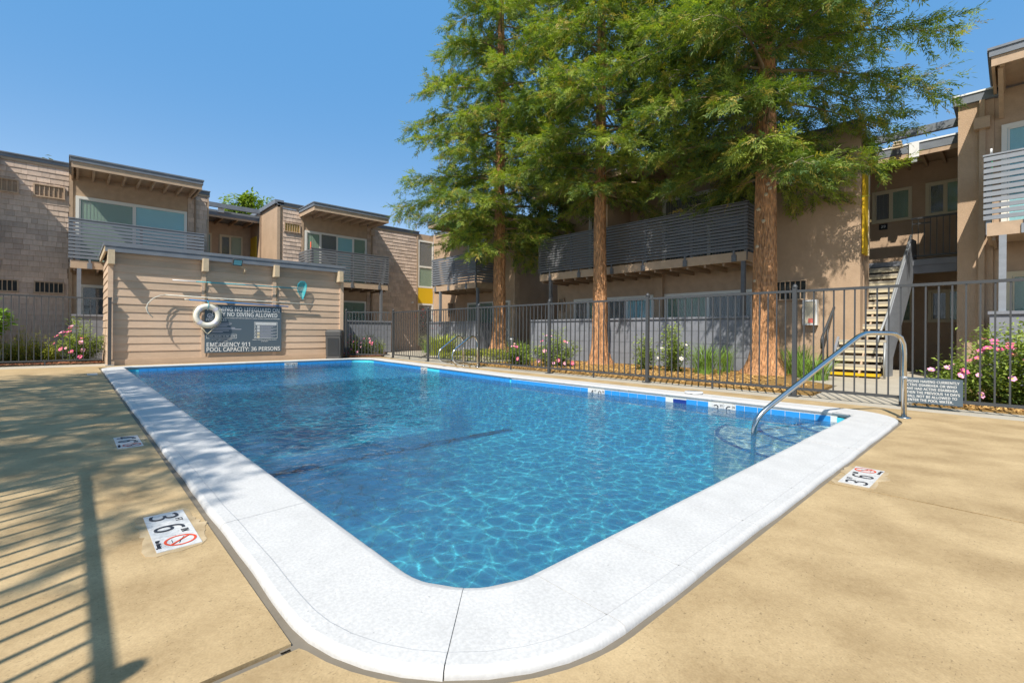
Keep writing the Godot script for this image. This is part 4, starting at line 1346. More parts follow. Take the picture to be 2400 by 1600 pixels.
func make_trees() -> void:
	redwood("rightmost redwood with thick flared trunk showing small branch stubs, beside the stairs", Vector3(10.45, 0.02, -3.52), 15.0, 0.235, 3.95, 4.1, 92, 301, {"low": 0.5, "ramp": 0.36, "knots": true, "ymax": 11.5, "density": 0.78, "skip": Vector3(1.95, 0.5, 6.0)})
	redwood("middle redwood with straight orange trunk in front of the long dark balcony", Vector3(10.2, 0.02, -7.5), 16.0, 0.185, 4.5, 3.2, 74, 302, {"low": 0.6, "ramp": 0.2, "ymax": 12.0, "density": 0.78})
	redwood("leftmost redwood with conical crown against the sky, trunk beside the corner balcony", Vector3(10.25, 0.15, -11.55), 17.0, 0.205, 3.4, 3.5, 106, 303, {"ymax": 15.0, "density": 0.80})
	redwood("tall redwood outside the frame at left, known from its shadow across deck and water", Vector3(-5.2, 0, -3.4), 14.5, 0.25, 5.2, 3.3, 84, 304, {"group": "trees beyond the left edge", "density": 0.44})
	redwood("second tree outside the frame at left, shading the far end of the deck", Vector3(-5.3, 0, -7.7), 14.5, 0.24, 5.2, 3.1, 80, 305, {"group": "trees beyond the left edge", "density": 0.44})
	broadleaf("bright green treetop rising behind the breezeway roof between the two shingled wings", Vector3(7.1, 0, -28), 8.3, 1.5, 4200, 311)
	broadleaf("small sparse treetop peeking over the roof of the far left wing", Vector3(-0.5, 0, -28), 8.15, 0.95, 500, 312, "tree", Color(0.12, 0.13, 0.03), Color(0.28, 0.25, 0.06))


# ---------------------------------------------------------------- planting
func flower_mesh(r: float, petals := 6) -> ArrayMesh:
	var m := MB.new()
	for i in petals:
		var a := TAU * i / petals
		var d := Vector3(cos(a), 0.35, sin(a)) * r
		var s := Vector3(-sin(a), 0, cos(a)) * r * 0.48
		var mid := d * 0.62 + Vector3(0, 0.10 * r, 0)
		m.t(Vector3.ZERO, mid + s, d)
		m.t(Vector3.ZERO, d, mid - s)
	return m.done()

func bush(called: String, label: String, cat: String, pos: Vector3, rx: float, h: float, rz: float, n: int, ls: float, lo: Color, hi: Color, flowers := 0, fr := 0.045, pet := ["petal", "petal_pale"], group := "", spiky := 0.25) -> void:
	var t := thing(called, label, cat, pos, group)
	var xf := []
	var cols := []
	var lf := leaf_mesh(ls, ls * 0.42)
	var shoots := []
	var ns := int(14 + 30 * rx)
	for i in ns:
		var a := rnd(0, TAU)
		var q := sqrt(rnd(0, 1))
		var top := Vector3(cos(a) * rx * q, h * (1.0 - 0.45 * q * q) * rnd(0.62, 1.0 + spiky), sin(a) * rz * q)
		shoots.append(top)
	for i in mini(ns, 24):
		var sm := MB.new(true)
		var tp: Vector3 = shoots[i]
		sm.tube([Vector3(tp.x * 0.25, 0, tp.z * 0.25), tp * 0.6 + Vector3(0, 0.05, 0), tp], [0.007, 0.005, 0.002], 4, false)
		put(t, "stem", sm.done(), M.stem)
	n = int(n * 1.9)
	for i in n:
		var s: Vector3 = shoots[rng.randi() % ns]
		var u := pow(rnd(0.02, 1), 0.7)
		var p := Vector3(s.x * lerpf(0.35, 1, u), s.y * u, s.z * lerpf(0.35, 1, u)) + Vector3(rng.randfn(), rng.randfn() * 0.6, rng.randfn()) * 0.05 * (1.0 + rx)
		p.y = maxf(p.y, 0.01)
		var bas := Basis(Vector3.UP, rnd(0, TAU)) * Basis(Vector3.RIGHT, rnd(-0.4, 0.9)) * Basis(Vector3(0, 0, 1), rnd(-0.7, 0.7))
		xf.append(Transform3D(bas.scaled(Vector3.ONE * rnd(0.7, 1.3)), p))
		cols.append(lo.lerp(hi, clampf(u * 0.6 + rnd(-0.1, 0.45), 0, 1)))
	mm(t, "leaves", lf, M.leaf, xf, cols)
	if flowers:
		var fm := flower_mesh(fr)
		var cm := flower_mesh(fr * 0.3, 5)
		for i in flowers:
			var a := rnd(PI * 0.45, PI * 1.62)  # mostly on the side towards the pool
			var el := rnd(0.1, 1.25)
			var p := Vector3(cos(a) * cos(el) * rx, sin(el) * h * 0.95 + 0.04, sin(a) * cos(el) * rz) * rnd(0.9, 1.08)
			var up := (p * Vector3(1, 1.2, 1) + Vector3(-0.25, 0.1, 0.25)).normalized()
			var xb := up.cross(Vector3(0.3, 0.2, 0.9)).normalized()
			var bb := Basis(xb, up, xb.cross(up)).scaled(Vector3.ONE * rnd(0.75, 1.2))
			var fo := put(t, "flower", fm, M[pet[rng.randi() % pet.size()]], Transform3D(bb, p))
			put(fo, "flower_centre", cm, M.stamen, Transform3D(Basis.IDENTITY, Vector3(0, fr * 0.12, 0)))

func strappy(called: String, label: String, pos: Vector3, r: float, h: float, n: int, m: Material, w := 0.016, group := "") -> Node3D:
	var t := thing(called, label, "ornamental grass", pos, group)
	var b := MB.new()
	for i in n:
		var a := rnd(0, TAU)
		var q := rnd(0, 0.5) * r
		var base := Vector3(cos(a) * q, 0, sin(a) * q)
		var az := a + rnd(-0.7, 0.7)
		var out := Vector3(cos(az), 0, sin(az))
		var reach := r * rnd(0.2, 1.0)
		var hh := h * rnd(0.6, 1.05)
		var side := Vector3(-out.z, 0, out.x) * w * rnd(0.35, 0.6)
		var prev := base
		var pw := 1.0
		for k in range(1, 6):
			var s := k / 5.0
			var p := base + out * reach * s * s * 1.1 + Vector3(0, hh * (s - 0.32 * s * s * s * rnd(0.7, 1.4)), 0)
			var cw := 1.0 - s * s * 0.95
			b.q(prev - side * pw, prev + side * pw, p + side * cw, p - side * cw)
			prev = p
			pw = cw
	stuff(put(t, "leaf_clump", b.done(), m))
	return t

func make_beds() -> void:
	rng.seed = 777
	# bark mulch bed between fence and long wing
	var mb := MB.new()
	mb.prism(PackedVector2Array([Vector2(7.506, -1.95), Vector2(9.2, -2.05), Vector2(10.1, -2.95), Vector2(12.1, -2.95), Vector2(12.1, -10.0), Vector2(7.506, -9.9)]), -0.1, 0.012)
	struct("mulch_bed", mb.done(), M.mulch)
	var rb := MB.new()
	rb.prism(PackedVector2Array([Vector2(7.506, -0.85), Vector2(9.2, -0.70), Vector2(11.0, -0.6), Vector2(11.0, 4.0), Vector2(7.506, 4.0)]), -0.1, 0.012)
	struct("mulch_bed", rb.done(), M.mulch)
	var lb := MB.new()
	lb.prism(PackedVector2Array([Vector2(-5, -15.5), Vector2(0.6, -15.5), Vector2(0.6, -18.1), Vector2(-5, -18.1)]), -0.1, 0.02)
	struct("planting_bed", lb.done(), M.soil)
	var fb := MB.new()
	fb.prism(PackedVector2Array([Vector2(6.3, -14.55), Vector2(7.6, -14.55), Vector2(9.8, -18.1), Vector2(6.3, -18.1)]), -0.1, 0.02)
	struct("planting_bed", fb.done(), M.soil)
	# wood chips
	var chip := BoxMesh.new()
	chip.size = Vector3(0.055, 0.008, 0.018)
	var xf := []
	var cols := []
	var zones := [[7.53, -9.6, 10.7, -2.2, 5200], [7.53, -0.78, 9.2, 1.2, 1200]]
	var chm := mat("chip", Color(1, 1, 1), 0.9)
	chm.vertex_color_use_as_albedo = true
	for z in zones:
		for i in z[4]:
			var x: float = z[0] + (z[2] - z[0]) * pow(rnd(0, 1), 1.25)
			var zz := rnd(z[1], z[3])
			if zz > -3.0 and zz < -1.5 and x > 9.2 - (zz + 2.0) * -0.9:
				continue
			var b := Basis(Vector3.UP, rnd(0, TAU)) * Basis(Vector3(0, 0, 1), rnd(-0.5, 0.5)) * Basis(Vector3.RIGHT, rnd(-0.6, 0.6))
			xf.append(Transform3D(b.scaled(Vector3.ONE * rnd(0.5, 1.2)), Vector3(x, 0.018 + rnd(0, 0.02), zz)))
			cols.append(Color(0.24, 0.12, 0.04).lerp(Color(0.66, 0.42, 0.15), rnd(0, 1)))
	var ch := mm(self, "wood_chips", chip, chm, xf, cols)
	tag(ch, "orange wood chips covering the beds along the fence", "mulch")
	# red cinder strip by the flower bushes at the pool house
	xf = []
	cols = []
	for i in 900:
		var u := rnd(0, 1)
		xf.append(Transform3D(Basis(Vector3.UP, rnd(0, TAU)) * Basis(Vector3.RIGHT, rnd(-0.6, 0.6)), Vector3(6.4 + 1.25 * u + rnd(-0.1, 0.1), 0.03, -14.6 - rnd(0, 0.9))))
		cols.append(Color(0.34, 0.10, 0.05).lerp(Color(0.50, 0.22, 0.11), rnd(0, 1)))
	for i in 900:
		xf.append(Transform3D(Basis(Vector3.UP, rnd(0, TAU)) * Basis(Vector3.RIGHT, rnd(-0.6, 0.6)), Vector3(rnd(-2.2, 0.6), 0.03, rnd(-16.4, -15.5))))
		cols.append(Color(0.34, 0.10, 0.05).lerp(Color(0.50, 0.26, 0.14), rnd(0, 1)))
	var rc := mm(self, "red_chips", chip, chm, xf, cols)
	tag(rc, "reddish chips under the flowers by the pool house", "mulch")
	# yellow-green ground cover round the leftmost redwood
	var lf := leaf_mesh(0.05, 0.03)
	xf = []
	cols = []
	for i in 5200:
		var a := rnd(0, TAU)
		var q := sqrt(rnd(0, 1))
		var p := Vector3(9.15 + cos(a) * 1.25 * q, 0, -10.9 + sin(a) * 1.75 * q)
		p.y = 0.30 * (1.0 - q * q * q) * rnd(0.5, 1.0) + 0.02
		xf.append(Transform3D(Basis(Vector3.UP, rnd(0, TAU)) * Basis(Vector3.RIGHT, rnd(0.2, 1.3)), p))
		cols.append(Color(0.13, 0.17, 0.02).lerp(Color(0.36, 0.36, 0.05), rnd(0, 1)))
	var gc := mm(self, "ground_cover", lf, M.leaf, xf, cols)
	tag(gc, "low yellow-green ground cover round the foot of the leftmost redwood", "ground cover")
	var g1 := Color(0.09, 0.16, 0.03)
	var g2 := Color(0.36, 0.44, 0.08)
	bush("rose_bush", "rose bush with large pink blooms behind the fence at the right edge", "rose bush", Vector3(8.35, 0.0, 0.02), 0.72, 0.85, 0.62, 4200, 0.055, g1, g2, 30, 0.042)
	bush("rose_bush", "leafy end of the rose hedge nearest the walkway, beside the small notice", "rose bush", Vector3(8.05, 0.0, -0.55), 0.32, 0.52, 0.3, 1000, 0.055, g1, g2, 9, 0.045)
	bush("rose_bush", "pink rose bush just left of the middle redwood trunk", "rose bush", Vector3(8.75, 0.0, -7.75), 0.55, 0.78, 0.55, 1900, 0.06, g1, g2, 13, 0.05)
	bush("rose_bush", "low rose bush with pale pink flowers between the strappy clump and the taller roses", "rose bush", Vector3(8.2, 0.0, -8.55), 0.42, 0.52, 0.35, 1100, 0.06, g1, g2, 6, 0.05)
	bush("shrub", "loose green shrub left of the grass clump before the grey patio wall", "shrub", Vector3(9.55, 0.0, -5.75), 0.30, 0.70, 0.26, 800, 0.06, g1, g2, 0, 0.05, ["petal_white"], "", 0.5)
	bush("shrub", "taller green shrub with a few white blooms beside the grass clump", "shrub", Vector3(9.55, 0.0, -5.05), 0.38, 0.85, 0.34, 1300, 0.06, g1, g2, 5, 0.045, ["petal_white"], "", 0.4)
	strappy("grass_clump", "tall strappy green clump left of the rightmost redwood trunk", Vector3(9.6, 0.0, -4.35), 0.62, 0.92, 230, M.blade)
	strappy("grass_clump", "narrow strappy clump tucked behind the left side of the rightmost trunk", Vector3(10.35, 0.0, -4.25), 0.30, 0.80, 80, M.blade)
	strappy("grass_clump", "dense strappy green clump right of the rightmost redwood trunk", Vector3(10.7, 0.0, -3.0), 0.50, 0.92, 200, M.blade)
	strappy("grass_clump", "arching strappy clump at the foot of the stairs", Vector3(10.15, 0.0, -2.55), 0.52, 0.66, 170, M.blade)
	strappy("grass_clump", "upright strappy clump right of the leftmost redwood beside the roses", Vector3(8.9, 0.0, -9.2), 0.48, 0.92, 150, M.blade)
	var kp := strappy("grass_clump", "bright yellow-green clump behind the ladder with small pale flowers", Vector3(9.0, 0.05, -13.0), 0.85, 1.05, 420, M.blade_pale, 0.022)
	var fm := flower_mesh(0.028)
	for i in 7:
		put(kp, "flower", fm, M.petal_white, Transform3D(Basis.IDENTITY, Vector3(rnd(-0.6, 0.8), rnd(0.95, 1.15), rnd(-0.6, 0.6))))
	var kr := strappy("kangaroo_paw", "tall stalks with red flowers beside the tall windows", Vector3(9.7, 0.05, -15.0), 0.45, 0.9, 70, M.blade, 0.014)
	var rf := flower_mesh(0.05)
	for i in 26:
		var a := rnd(0, TAU)
		put(kr, "flower", rf, M.petal_red, Transform3D(Basis(Vector3.UP, a), Vector3(cos(a) * rnd(0.1, 0.6), rnd(0.85, 1.65), sin(a) * rnd(0.1, 0.6))))
	strappy("grass_clump", "thin yellowish clump at the foot of the shingled wall beside the corner post", Vector3(7.95, 0.02, -15.2), 0.22, 0.75, 45, M.blade_pale, 0.012)
	bush("flower_bush", "bush full of small pink flowers behind the trash can", "flowering shrub", Vector3(7.35, 0.02, -15.0), 0.72, 0.62, 0.35, 1500, 0.05, Color(0.07, 0.13, 0.02), Color(0.26, 0.32, 0.05), 46, 0.035)
	bush("flower_bush", "taller spike of pink flowers between trash can and flower bush", "flowering shrub", Vector3(6.75, 0.02, -14.8), 0.26, 0.72, 0.2, 500, 0.05, Color(0.07, 0.13, 0.02), Color(0.26, 0.32, 0.05), 16, 0.035)
	bush("rose_bush", "rose bush with pink blooms against the left corner of the pool house", "rose bush", Vector3(0.18, 0.02, -16.1), 0.5, 0.98, 0.4, 2100, 0.055, g1, g2, 24, 0.055)
	for i in 6:
		bush("low_shrub", ["low yellow-green shrub nearest the rose bush in the left bed", "second low shrub from the rose bush in the left bed", "third low shrub from the rose bush, below the paired vents", "fourth low shrub from the rose bush in the left bed", "fifth low shrub from the rose bush, near the spiky plant", "low shrub at the far left end of the bed by the frame edge"][i], "shrub", Vector3(-0.36 - 0.22 * i, 0.02, -16.2 - 0.12 * (i % 2)), 0.2, 0.42 + 0.12 * (i % 3), 0.22, 620, 0.05, Color(0.14, 0.18, 0.025), Color(0.44, 0.44, 0.06), 0, 0.04, ["petal"], "low shrubs before the shingled wall", 0.5)
	strappy("spiky_plant", "silvery spiky plant at the left edge of the picture", Vector3(-1.38, 0.02, -15.9), 0.42, 0.55, 70, M.blade_grey, 0.03)
	bush("leafy_plant", "bright green large-leaved plant leaning in at the left edge", "shrub", Vector3(-1.42, 0.62, -15.95), 0.36, 0.95, 0.36, 520, 0.16, Color(0.10, 0.22, 0.02), Color(0.26, 0.40, 0.04), 0, 0.04, ["petal"], "", 0.1)


# ---------------------------------------------------------------- pool gear
func make_pool_gear() -> void:
	# stainless handrail at the steps
	var a := Vector3(6.25, 0, -0.77)
	var d := Vector3(-1.55, 0, -0.91).normalized()
	var hr := thing("handrail", "stainless steel handrail rising from the deck and slanting into the pool", "handrail", a)
	var P := func(s: float, y: float) -> Vector3: return d * s + Vector3(0, y, 0)
	var ctl := [[0.0, 0.0], [0.0, 0.66], [0.012, 0.76], [0.05, 0.83], [0.12, 0.865], [0.20, 0.872], [0.42, 0.872], [0.50, 0.866], [0.58, 0.835], [0.66, 0.785], [1.62, 0.165], [1.70, 0.105], [1.755, 0.045], [1.785, -0.03], [1.79, -0.12], [1.79, -0.42]]
	var pts := []
	for c in ctl:
		pts.append(P.call(c[0], c[1]))
	var m := MB.new(true)
	m.tube(pts, [0.0235], 14)
	put(hr, "rail", m.done(), M.steel)
	var fl := MB.new(true)
	fl.tube([Vector3(0, 0, 0), Vector3(0, 0.012, 0), Vector3(0, 0.022, 0)], [0.062, 0.06, 0.03], 20)
	put(hr, "flange", fl.done(), M.steel)
	var cr := MB.new(true)
	cr.tube([Vector3(0, 0.40, 0), Vector3(0, 0.43, 0)], [0.026, 0.026], 14)
	put(hr, "collar", cr.done(), M.galv)
	# ladder rails at the deep end
	for k in 2:
		var z := [-8.75, -9.3][k] as float
		var l := thing("ladder_rail", ["curved steel ladder rail, the nearer of the pair at the deep end", "curved steel ladder rail, the farther of the pair at the deep end"][k], "ladder rail", Vector3(7.08, 0, z), "")
		var lp := [[7.08, 0.0], [7.08, 0.56], [7.05, 0.66], [7.0, 0.72], [6.93, 0.745], [6.86, 0.72], [6.78, 0.675], [6.42, 0.44], [6.365, 0.38], [6.345, 0.30], [6.37, 0.20], [6.43, 0.145], [6.52, 0.125], [6.74, 0.12], [6.81, 0.09], [6.85, 0.04], [6.86, 0.0]]
		var q := []
		for c in lp:
			q.append(Vector3(c[0] - 7.08, c[1], 0))
		var t := MB.new(true)
		t.tube(q, [0.022], 12)
		put(l, "rail", t.done(), M.steel)
		var f2 := MB.new(true)
		f2.tube([Vector3(0, 0, 0), Vector3(0, 0.02, 0)], [0.05, 0.04], 16)
		put(l, "flange", f2.done(), M.steel)
	# poles on the pool house wall
	var W := -14.40
	var pole := func(label: String, a0: Vector3, b0: Vector3, c0: Vector3, m1: Material, m2: Material, r: float) -> Node3D:
		var t := thing("pool_pole", label, "pool pole", a0)
		var g := MB.new(true)
		g.tube([Vector3.ZERO, b0 - a0], [r], 8)
		put(t, "grip", g.done(), m1)
		var s := MB.new(true)
		s.tube([b0 - a0, c0 - a0], [r * 0.92], 8)
		put(t, "shaft", s.done(), m2)
		return t
	var np: Node3D = pole.call("teal skimmer pole with white grip, topmost on the pool house wall", Vector3(1.85, 2.09, W), Vector3(2.34, 2.09, W), Vector3(4.85, 2.085, W), M.white_metal, M.pole_teal, 0.016)
	var net := MB.new()
	var rim := [Vector2(0, 0.0), Vector2(0.02, 0.13), Vector2(0.09, 0.21), Vector2(0.2, 0.21), Vector2(0.255, 0.14), Vector2(0.26, 0.02), Vector2(0.21, -0.16), Vector2(0.15, -0.33), Vector2(0.07, -0.2), Vector2(0.015, -0.09)]
	var cen := Vector3(0.14, -0.01, -0.09)
	for i in rim.size():
		var p0: Vector2 = rim[i]
		var p1: Vector2 = rim[(i + 1) % rim.size()]
		net.t(Vector3(p0.x, p0.y, 0), cen, Vector3(p1.x, p1.y, 0))
	var no := Vector3(4.85, 2.085, W) - Vector3(1.85, 2.09, W)
	put(np, "net", net.done(), M.net_cloth, Transform3D(Basis.IDENTITY, no))
	var rimm := MB.new(true)
	var rp := []
	for v in rim:
		rp.append(Vector3(v.x, v.y, 0))
	rp.append(Vector3(rim[0].x, rim[0].y, 0))
	rimm.tube(rp, [0.009], 6)
	put(np, "net_rim", rimm.done(), M.pole_teal, Transform3D(Basis.IDENTITY, no))
	pole.call("blue telescoping pole with pale tip, lowest on the pool house wall", Vector3(2.10, 1.62, W), Vector3(2.2, 1.615, W), Vector3(4.6, 1.54, W), M.pole_pale, M.pole_blue, 0.018)
	var hook := thing("rescue_hook", "pale shepherd's crook pole with curved end hanging on the pool house", "rescue hook", Vector3(1.7, 1.71, W))
	var hs := MB.new(true)
	hs.tube([Vector3.ZERO, Vector3(3.62, -0.08, 0)], [0.016], 8)
	put(hook, "shaft", hs.done(), M.pole_pale)
	for k in 2:
		var hc := MB.new(true)
		var e := 0.012 - 0.03 * k
		hc.tube([Vector3(0.02, 0, e), Vector3(-0.10, -0.02, e + 0.02), Vector3(-0.24, -0.10, e + 0.05), Vector3(-0.34, -0.22 - 0.01 * k, e + 0.09), Vector3(-0.385 + 0.02 * k, -0.34, e + 0.12), Vector3(-0.35 + 0.015 * k, -0.46, e + 0.13), Vector3(-0.25, -0.57, e + 0.14)], [0.010], 6)
		put(hook, "crook", hc.done(), M.pole_pale)
	for x in [2.56, 4.30]:
		var r := thing("hook_rack", "rusty wire hooks on the batten %s" % ("above the life ring" if x < 3 else "above the right end of the big sign"), "hook", Vector3(x, 1.9, -14.488))
		b2(r, "plate", Vector3(-0.012, -0.32, 0), Vector3(0.012, 0.22, 0.008), M.twig)
		for y in [0.17, -0.20, -0.29]:
			var h := MB.new(true)
			h.tube([Vector3(0, y, 0.004), Vector3(0, y - 0.02, 0.05), Vector3(0, y - 0.025, 0.10), Vector3(0, y + 0.0, 0.13), Vector3(0, y + 0.04, 0.13)], [0.006], 6)
			put(r, "hook", h.done(), M.twig)
	# life ring
	var ring := thing("life_ring", "white life ring hanging over the corner of the big pool rules sign", "life ring", Vector3(2.595, 1.215, -14.37))
	var tor := TorusMesh.new()
	tor.inner_radius = 0.175
	tor.outer_radius = 0.315
	tor.rings = 48
	tor.ring_segments = 18
	put(ring, "ring", tor, M.ring_white, Transform3D(Basis(Vector3.RIGHT, PI / 2), Vector3.ZERO))
	for k in 4:
		var a2 := PI / 4 + k * PI / 2
		var bd := MB.new(true)
		var c := Vector3(cos(a2), sin(a2), 0)
		var tn := Vector3(-sin(a2), cos(a2), 0)
		var rings := []
		for s in [-0.035, 0.035]:
			var rg := []
			for j in 16:
				var b := TAU * j / 16
				rg.append(c * (0.245 + 0.0725 * cos(b)) + Vector3(0, 0, 0.0725 * sin(b)) + tn * s)
			rings.append(rg)
		for j in 16:
			bd.q(rings[0][j], rings[0][(j + 1) % 16], rings[1][(j + 1) % 16], rings[1][j])
		put(ring, "band", bd.done(), M.band)
	var rope := MB.new(true)
	rope.tube([Vector3(-0.14, -0.30, 0.02), Vector3(-0.02, -0.46, 0.03), Vector3(0.0, -0.465, 0.03), Vector3(0.02, -0.455, 0.03), Vector3(0.17, -0.28, 0.02)], [0.008], 6)
	put(ring, "rope", rope.done(), M.rope)
	var rope2 := MB.new(true)
	var rq := []
	for j in 49:
		var b := TAU * j / 48
		var rr := 0.318 + 0.022 * absf(sin(b * 2.0))
		rq.append(Vector3(cos(b) * rr, sin(b) * rr, 0.0))
	rope2.tube(rq, [0.006], 5)
	put(ring, "grab_line", rope2.done(), M.rope)
	var rope3 := MB.new(true)
	rope3.tube([Vector3(0.0, 0.17, 0.05), Vector3(0.01, 0.30, 0.085), Vector3(0.0, 0.38, 0.03)], [0.008], 6)
	put(ring, "hanging_cord", rope3.done(), M.pole_teal)
	# trash can
	var b := thing("trash_can", "dark square trash can with panelled side at the corner of the pool house", "trash can", Vector3(5.83, 0, -14.05), "", -0.62)
	var body := MB.new()
	var lv := [[0.0, 0.215], [0.06, 0.215], [0.065, 0.205], [0.70, 0.225], [0.705, 0.235], [0.82, 0.235], [0.87, 0.20], [0.885, 0.14]]
	for i in lv.size() - 1:
		var s0: float = lv[i][1]
		var s1: float = lv[i + 1][1]
		var y0: float = lv[i][0]
		var y1: float = lv[i + 1][0]
		var c0 := [Vector2(-s0 + 0.03, s0), Vector2(s0 - 0.03, s0), Vector2(s0, s0 - 0.03), Vector2(s0, -s0 + 0.03), Vector2(s0 - 0.03, -s0), Vector2(-s0 + 0.03, -s0), Vector2(-s0, -s0 + 0.03), Vector2(-s0, s0 - 0.03)]
		var c1 := [Vector2(-s1 + 0.03, s1), Vector2(s1 - 0.03, s1), Vector2(s1, s1 - 0.03), Vector2(s1, -s1 + 0.03), Vector2(s1 - 0.03, -s1), Vector2(-s1 + 0.03, -s1), Vector2(-s1, -s1 + 0.03), Vector2(-s1, s1 - 0.03)]
		for k in 8:
			var k2 := (k + 1) % 8
			body.q(Vector3(c0[k].x, y0, c0[k].y), Vector3(c0[k2].x, y0, c0[k2].y), Vector3(c1[k2].x, y1, c1[k2].y), Vector3(c1[k].x, y1, c1[k].y))
	body.q(Vector3(-0.14, 0.885, 0.14), Vector3(0.14, 0.885, 0.14), Vector3(0.14, 0.885, -0.14), Vector3(-0.14, 0.885, -0.14))
	put(b, "body", body.done(), M.bin)
	for k in 4:
		var bb := Basis(Vector3.UP, k * PI / 2)
		bx(b, "side_panel", bb * Vector3(0, 0.37, 0.212), Vector3(0.31, 0.52, 0.03), M.bin_face, bb * Basis(Vector3.RIGHT, 0.03))

# ---------------------------------------------------------------- signs
func deck_marker(label: String, at: Vector3, right: Vector3, up: Vector3, a: String, b: String) -> void:
	# three tiles in a row: feet, inches, no diving
	var t := thing("depth_marker", label, "depth marker", at)
	var n := right.cross(up)
	var bs := Basis(right, up, n)
	var sm := MB.new()
	var pts := PackedVector2Array()
	for j in 44:
		var an := TAU * j / 44.0
		var dv2 := Vector2(cos(an), sin(an))
		var rr := 1.0 / maxf(absf(dv2.x) / 0.245, absf(dv2.y) / 0.092)
		rr += rnd(0.0, 0.03) + 0.015 * sin(an * 3.0 + at.z)
		var q := right * (0.23 + dv2.x * rr) + up * (dv2.y * rr)
		pts.append(Vector2(q.x, q.z))
	sm.prism(pts, -0.004, 0.0012)
	put(t, "mortar_smear", sm.done(), M.mortar)
	for k in 3:
		var c := right * (0.154 * k + 0.077)
		var tl := put(t, "tile", box_of(Vector3(0.152, 0.148, 0.008)), M.tile_white, Transform3D(bs, c))
		if k < 2:
			letters(tl, "numeral", [a, b][k], 0.108, Vector3(-0.016, -0.006, 0.0048), Vector3.RIGHT, Vector3.UP, M.ink, HORIZONTAL_ALIGNMENT_CENTER)
			letters(tl, "unit_mark", ["FT", "IN"][k], 0.026, Vector3(0.05, 0.042, 0.0048), Vector3.RIGHT, Vector3.UP, M.ink, HORIZONTAL_ALIGNMENT_CENTER)
		else:
			var rg := MB.new()
			for j in 40:
				var a0 := TAU * j / 40
				var a1 := TAU * (j + 1) / 40
				var i0 := Vector3(cos(a0), sin(a0), 0) * 0.046
				var i1 := Vector3(cos(a1), sin(a1), 0) * 0.046
				var cc := Vector3(0, 0.012, 0.0056)
				rg.q(cc + i0, cc + i0 * 1.2, cc + i1 * 1.2, cc + i1)
			rg.box(Vector3(0, 0.012, 0.0056), Vector3(0.094, 0.008, 0.0016), Basis(Vector3(0, 0, 1), -PI / 4))
			put(tl, "prohibition_ring", rg.done(), M.red)
			var dv := MB.new()
			dv.bar(Vector3(-0.028, 0.028, 0.0046), Vector3(0.004, 0.012, 0.0046), 0.006, 0.001)
			dv.bar(Vector3(0.004, 0.012, 0.0046), Vector3(0.03, 0.004, 0.0046), 0.005, 0.001)
			dv.bar(Vector3(-0.02, -0.016, 0.0046), Vector3(0.02, -0.016, 0.0046), 0.004, 0.001)
			put(tl, "diver_mark", dv.done(), M.ink)
			letters(tl, "caption", "No Diving", 0.015, Vector3(0, -0.060, 0.0048), Vector3.RIGHT, Vector3.UP, M.ink, HORIZONTAL_ALIGNMENT_CENTER)

func box_of(s: Vector3) -> BoxMesh:
	var key := "%.4f %.4f %.4f" % [s.x, s.y, s.z]
	if not boxes.has(key):
		var bm := BoxMesh.new()
		bm.size = s
		boxes[key] = bm
	return boxes[key]

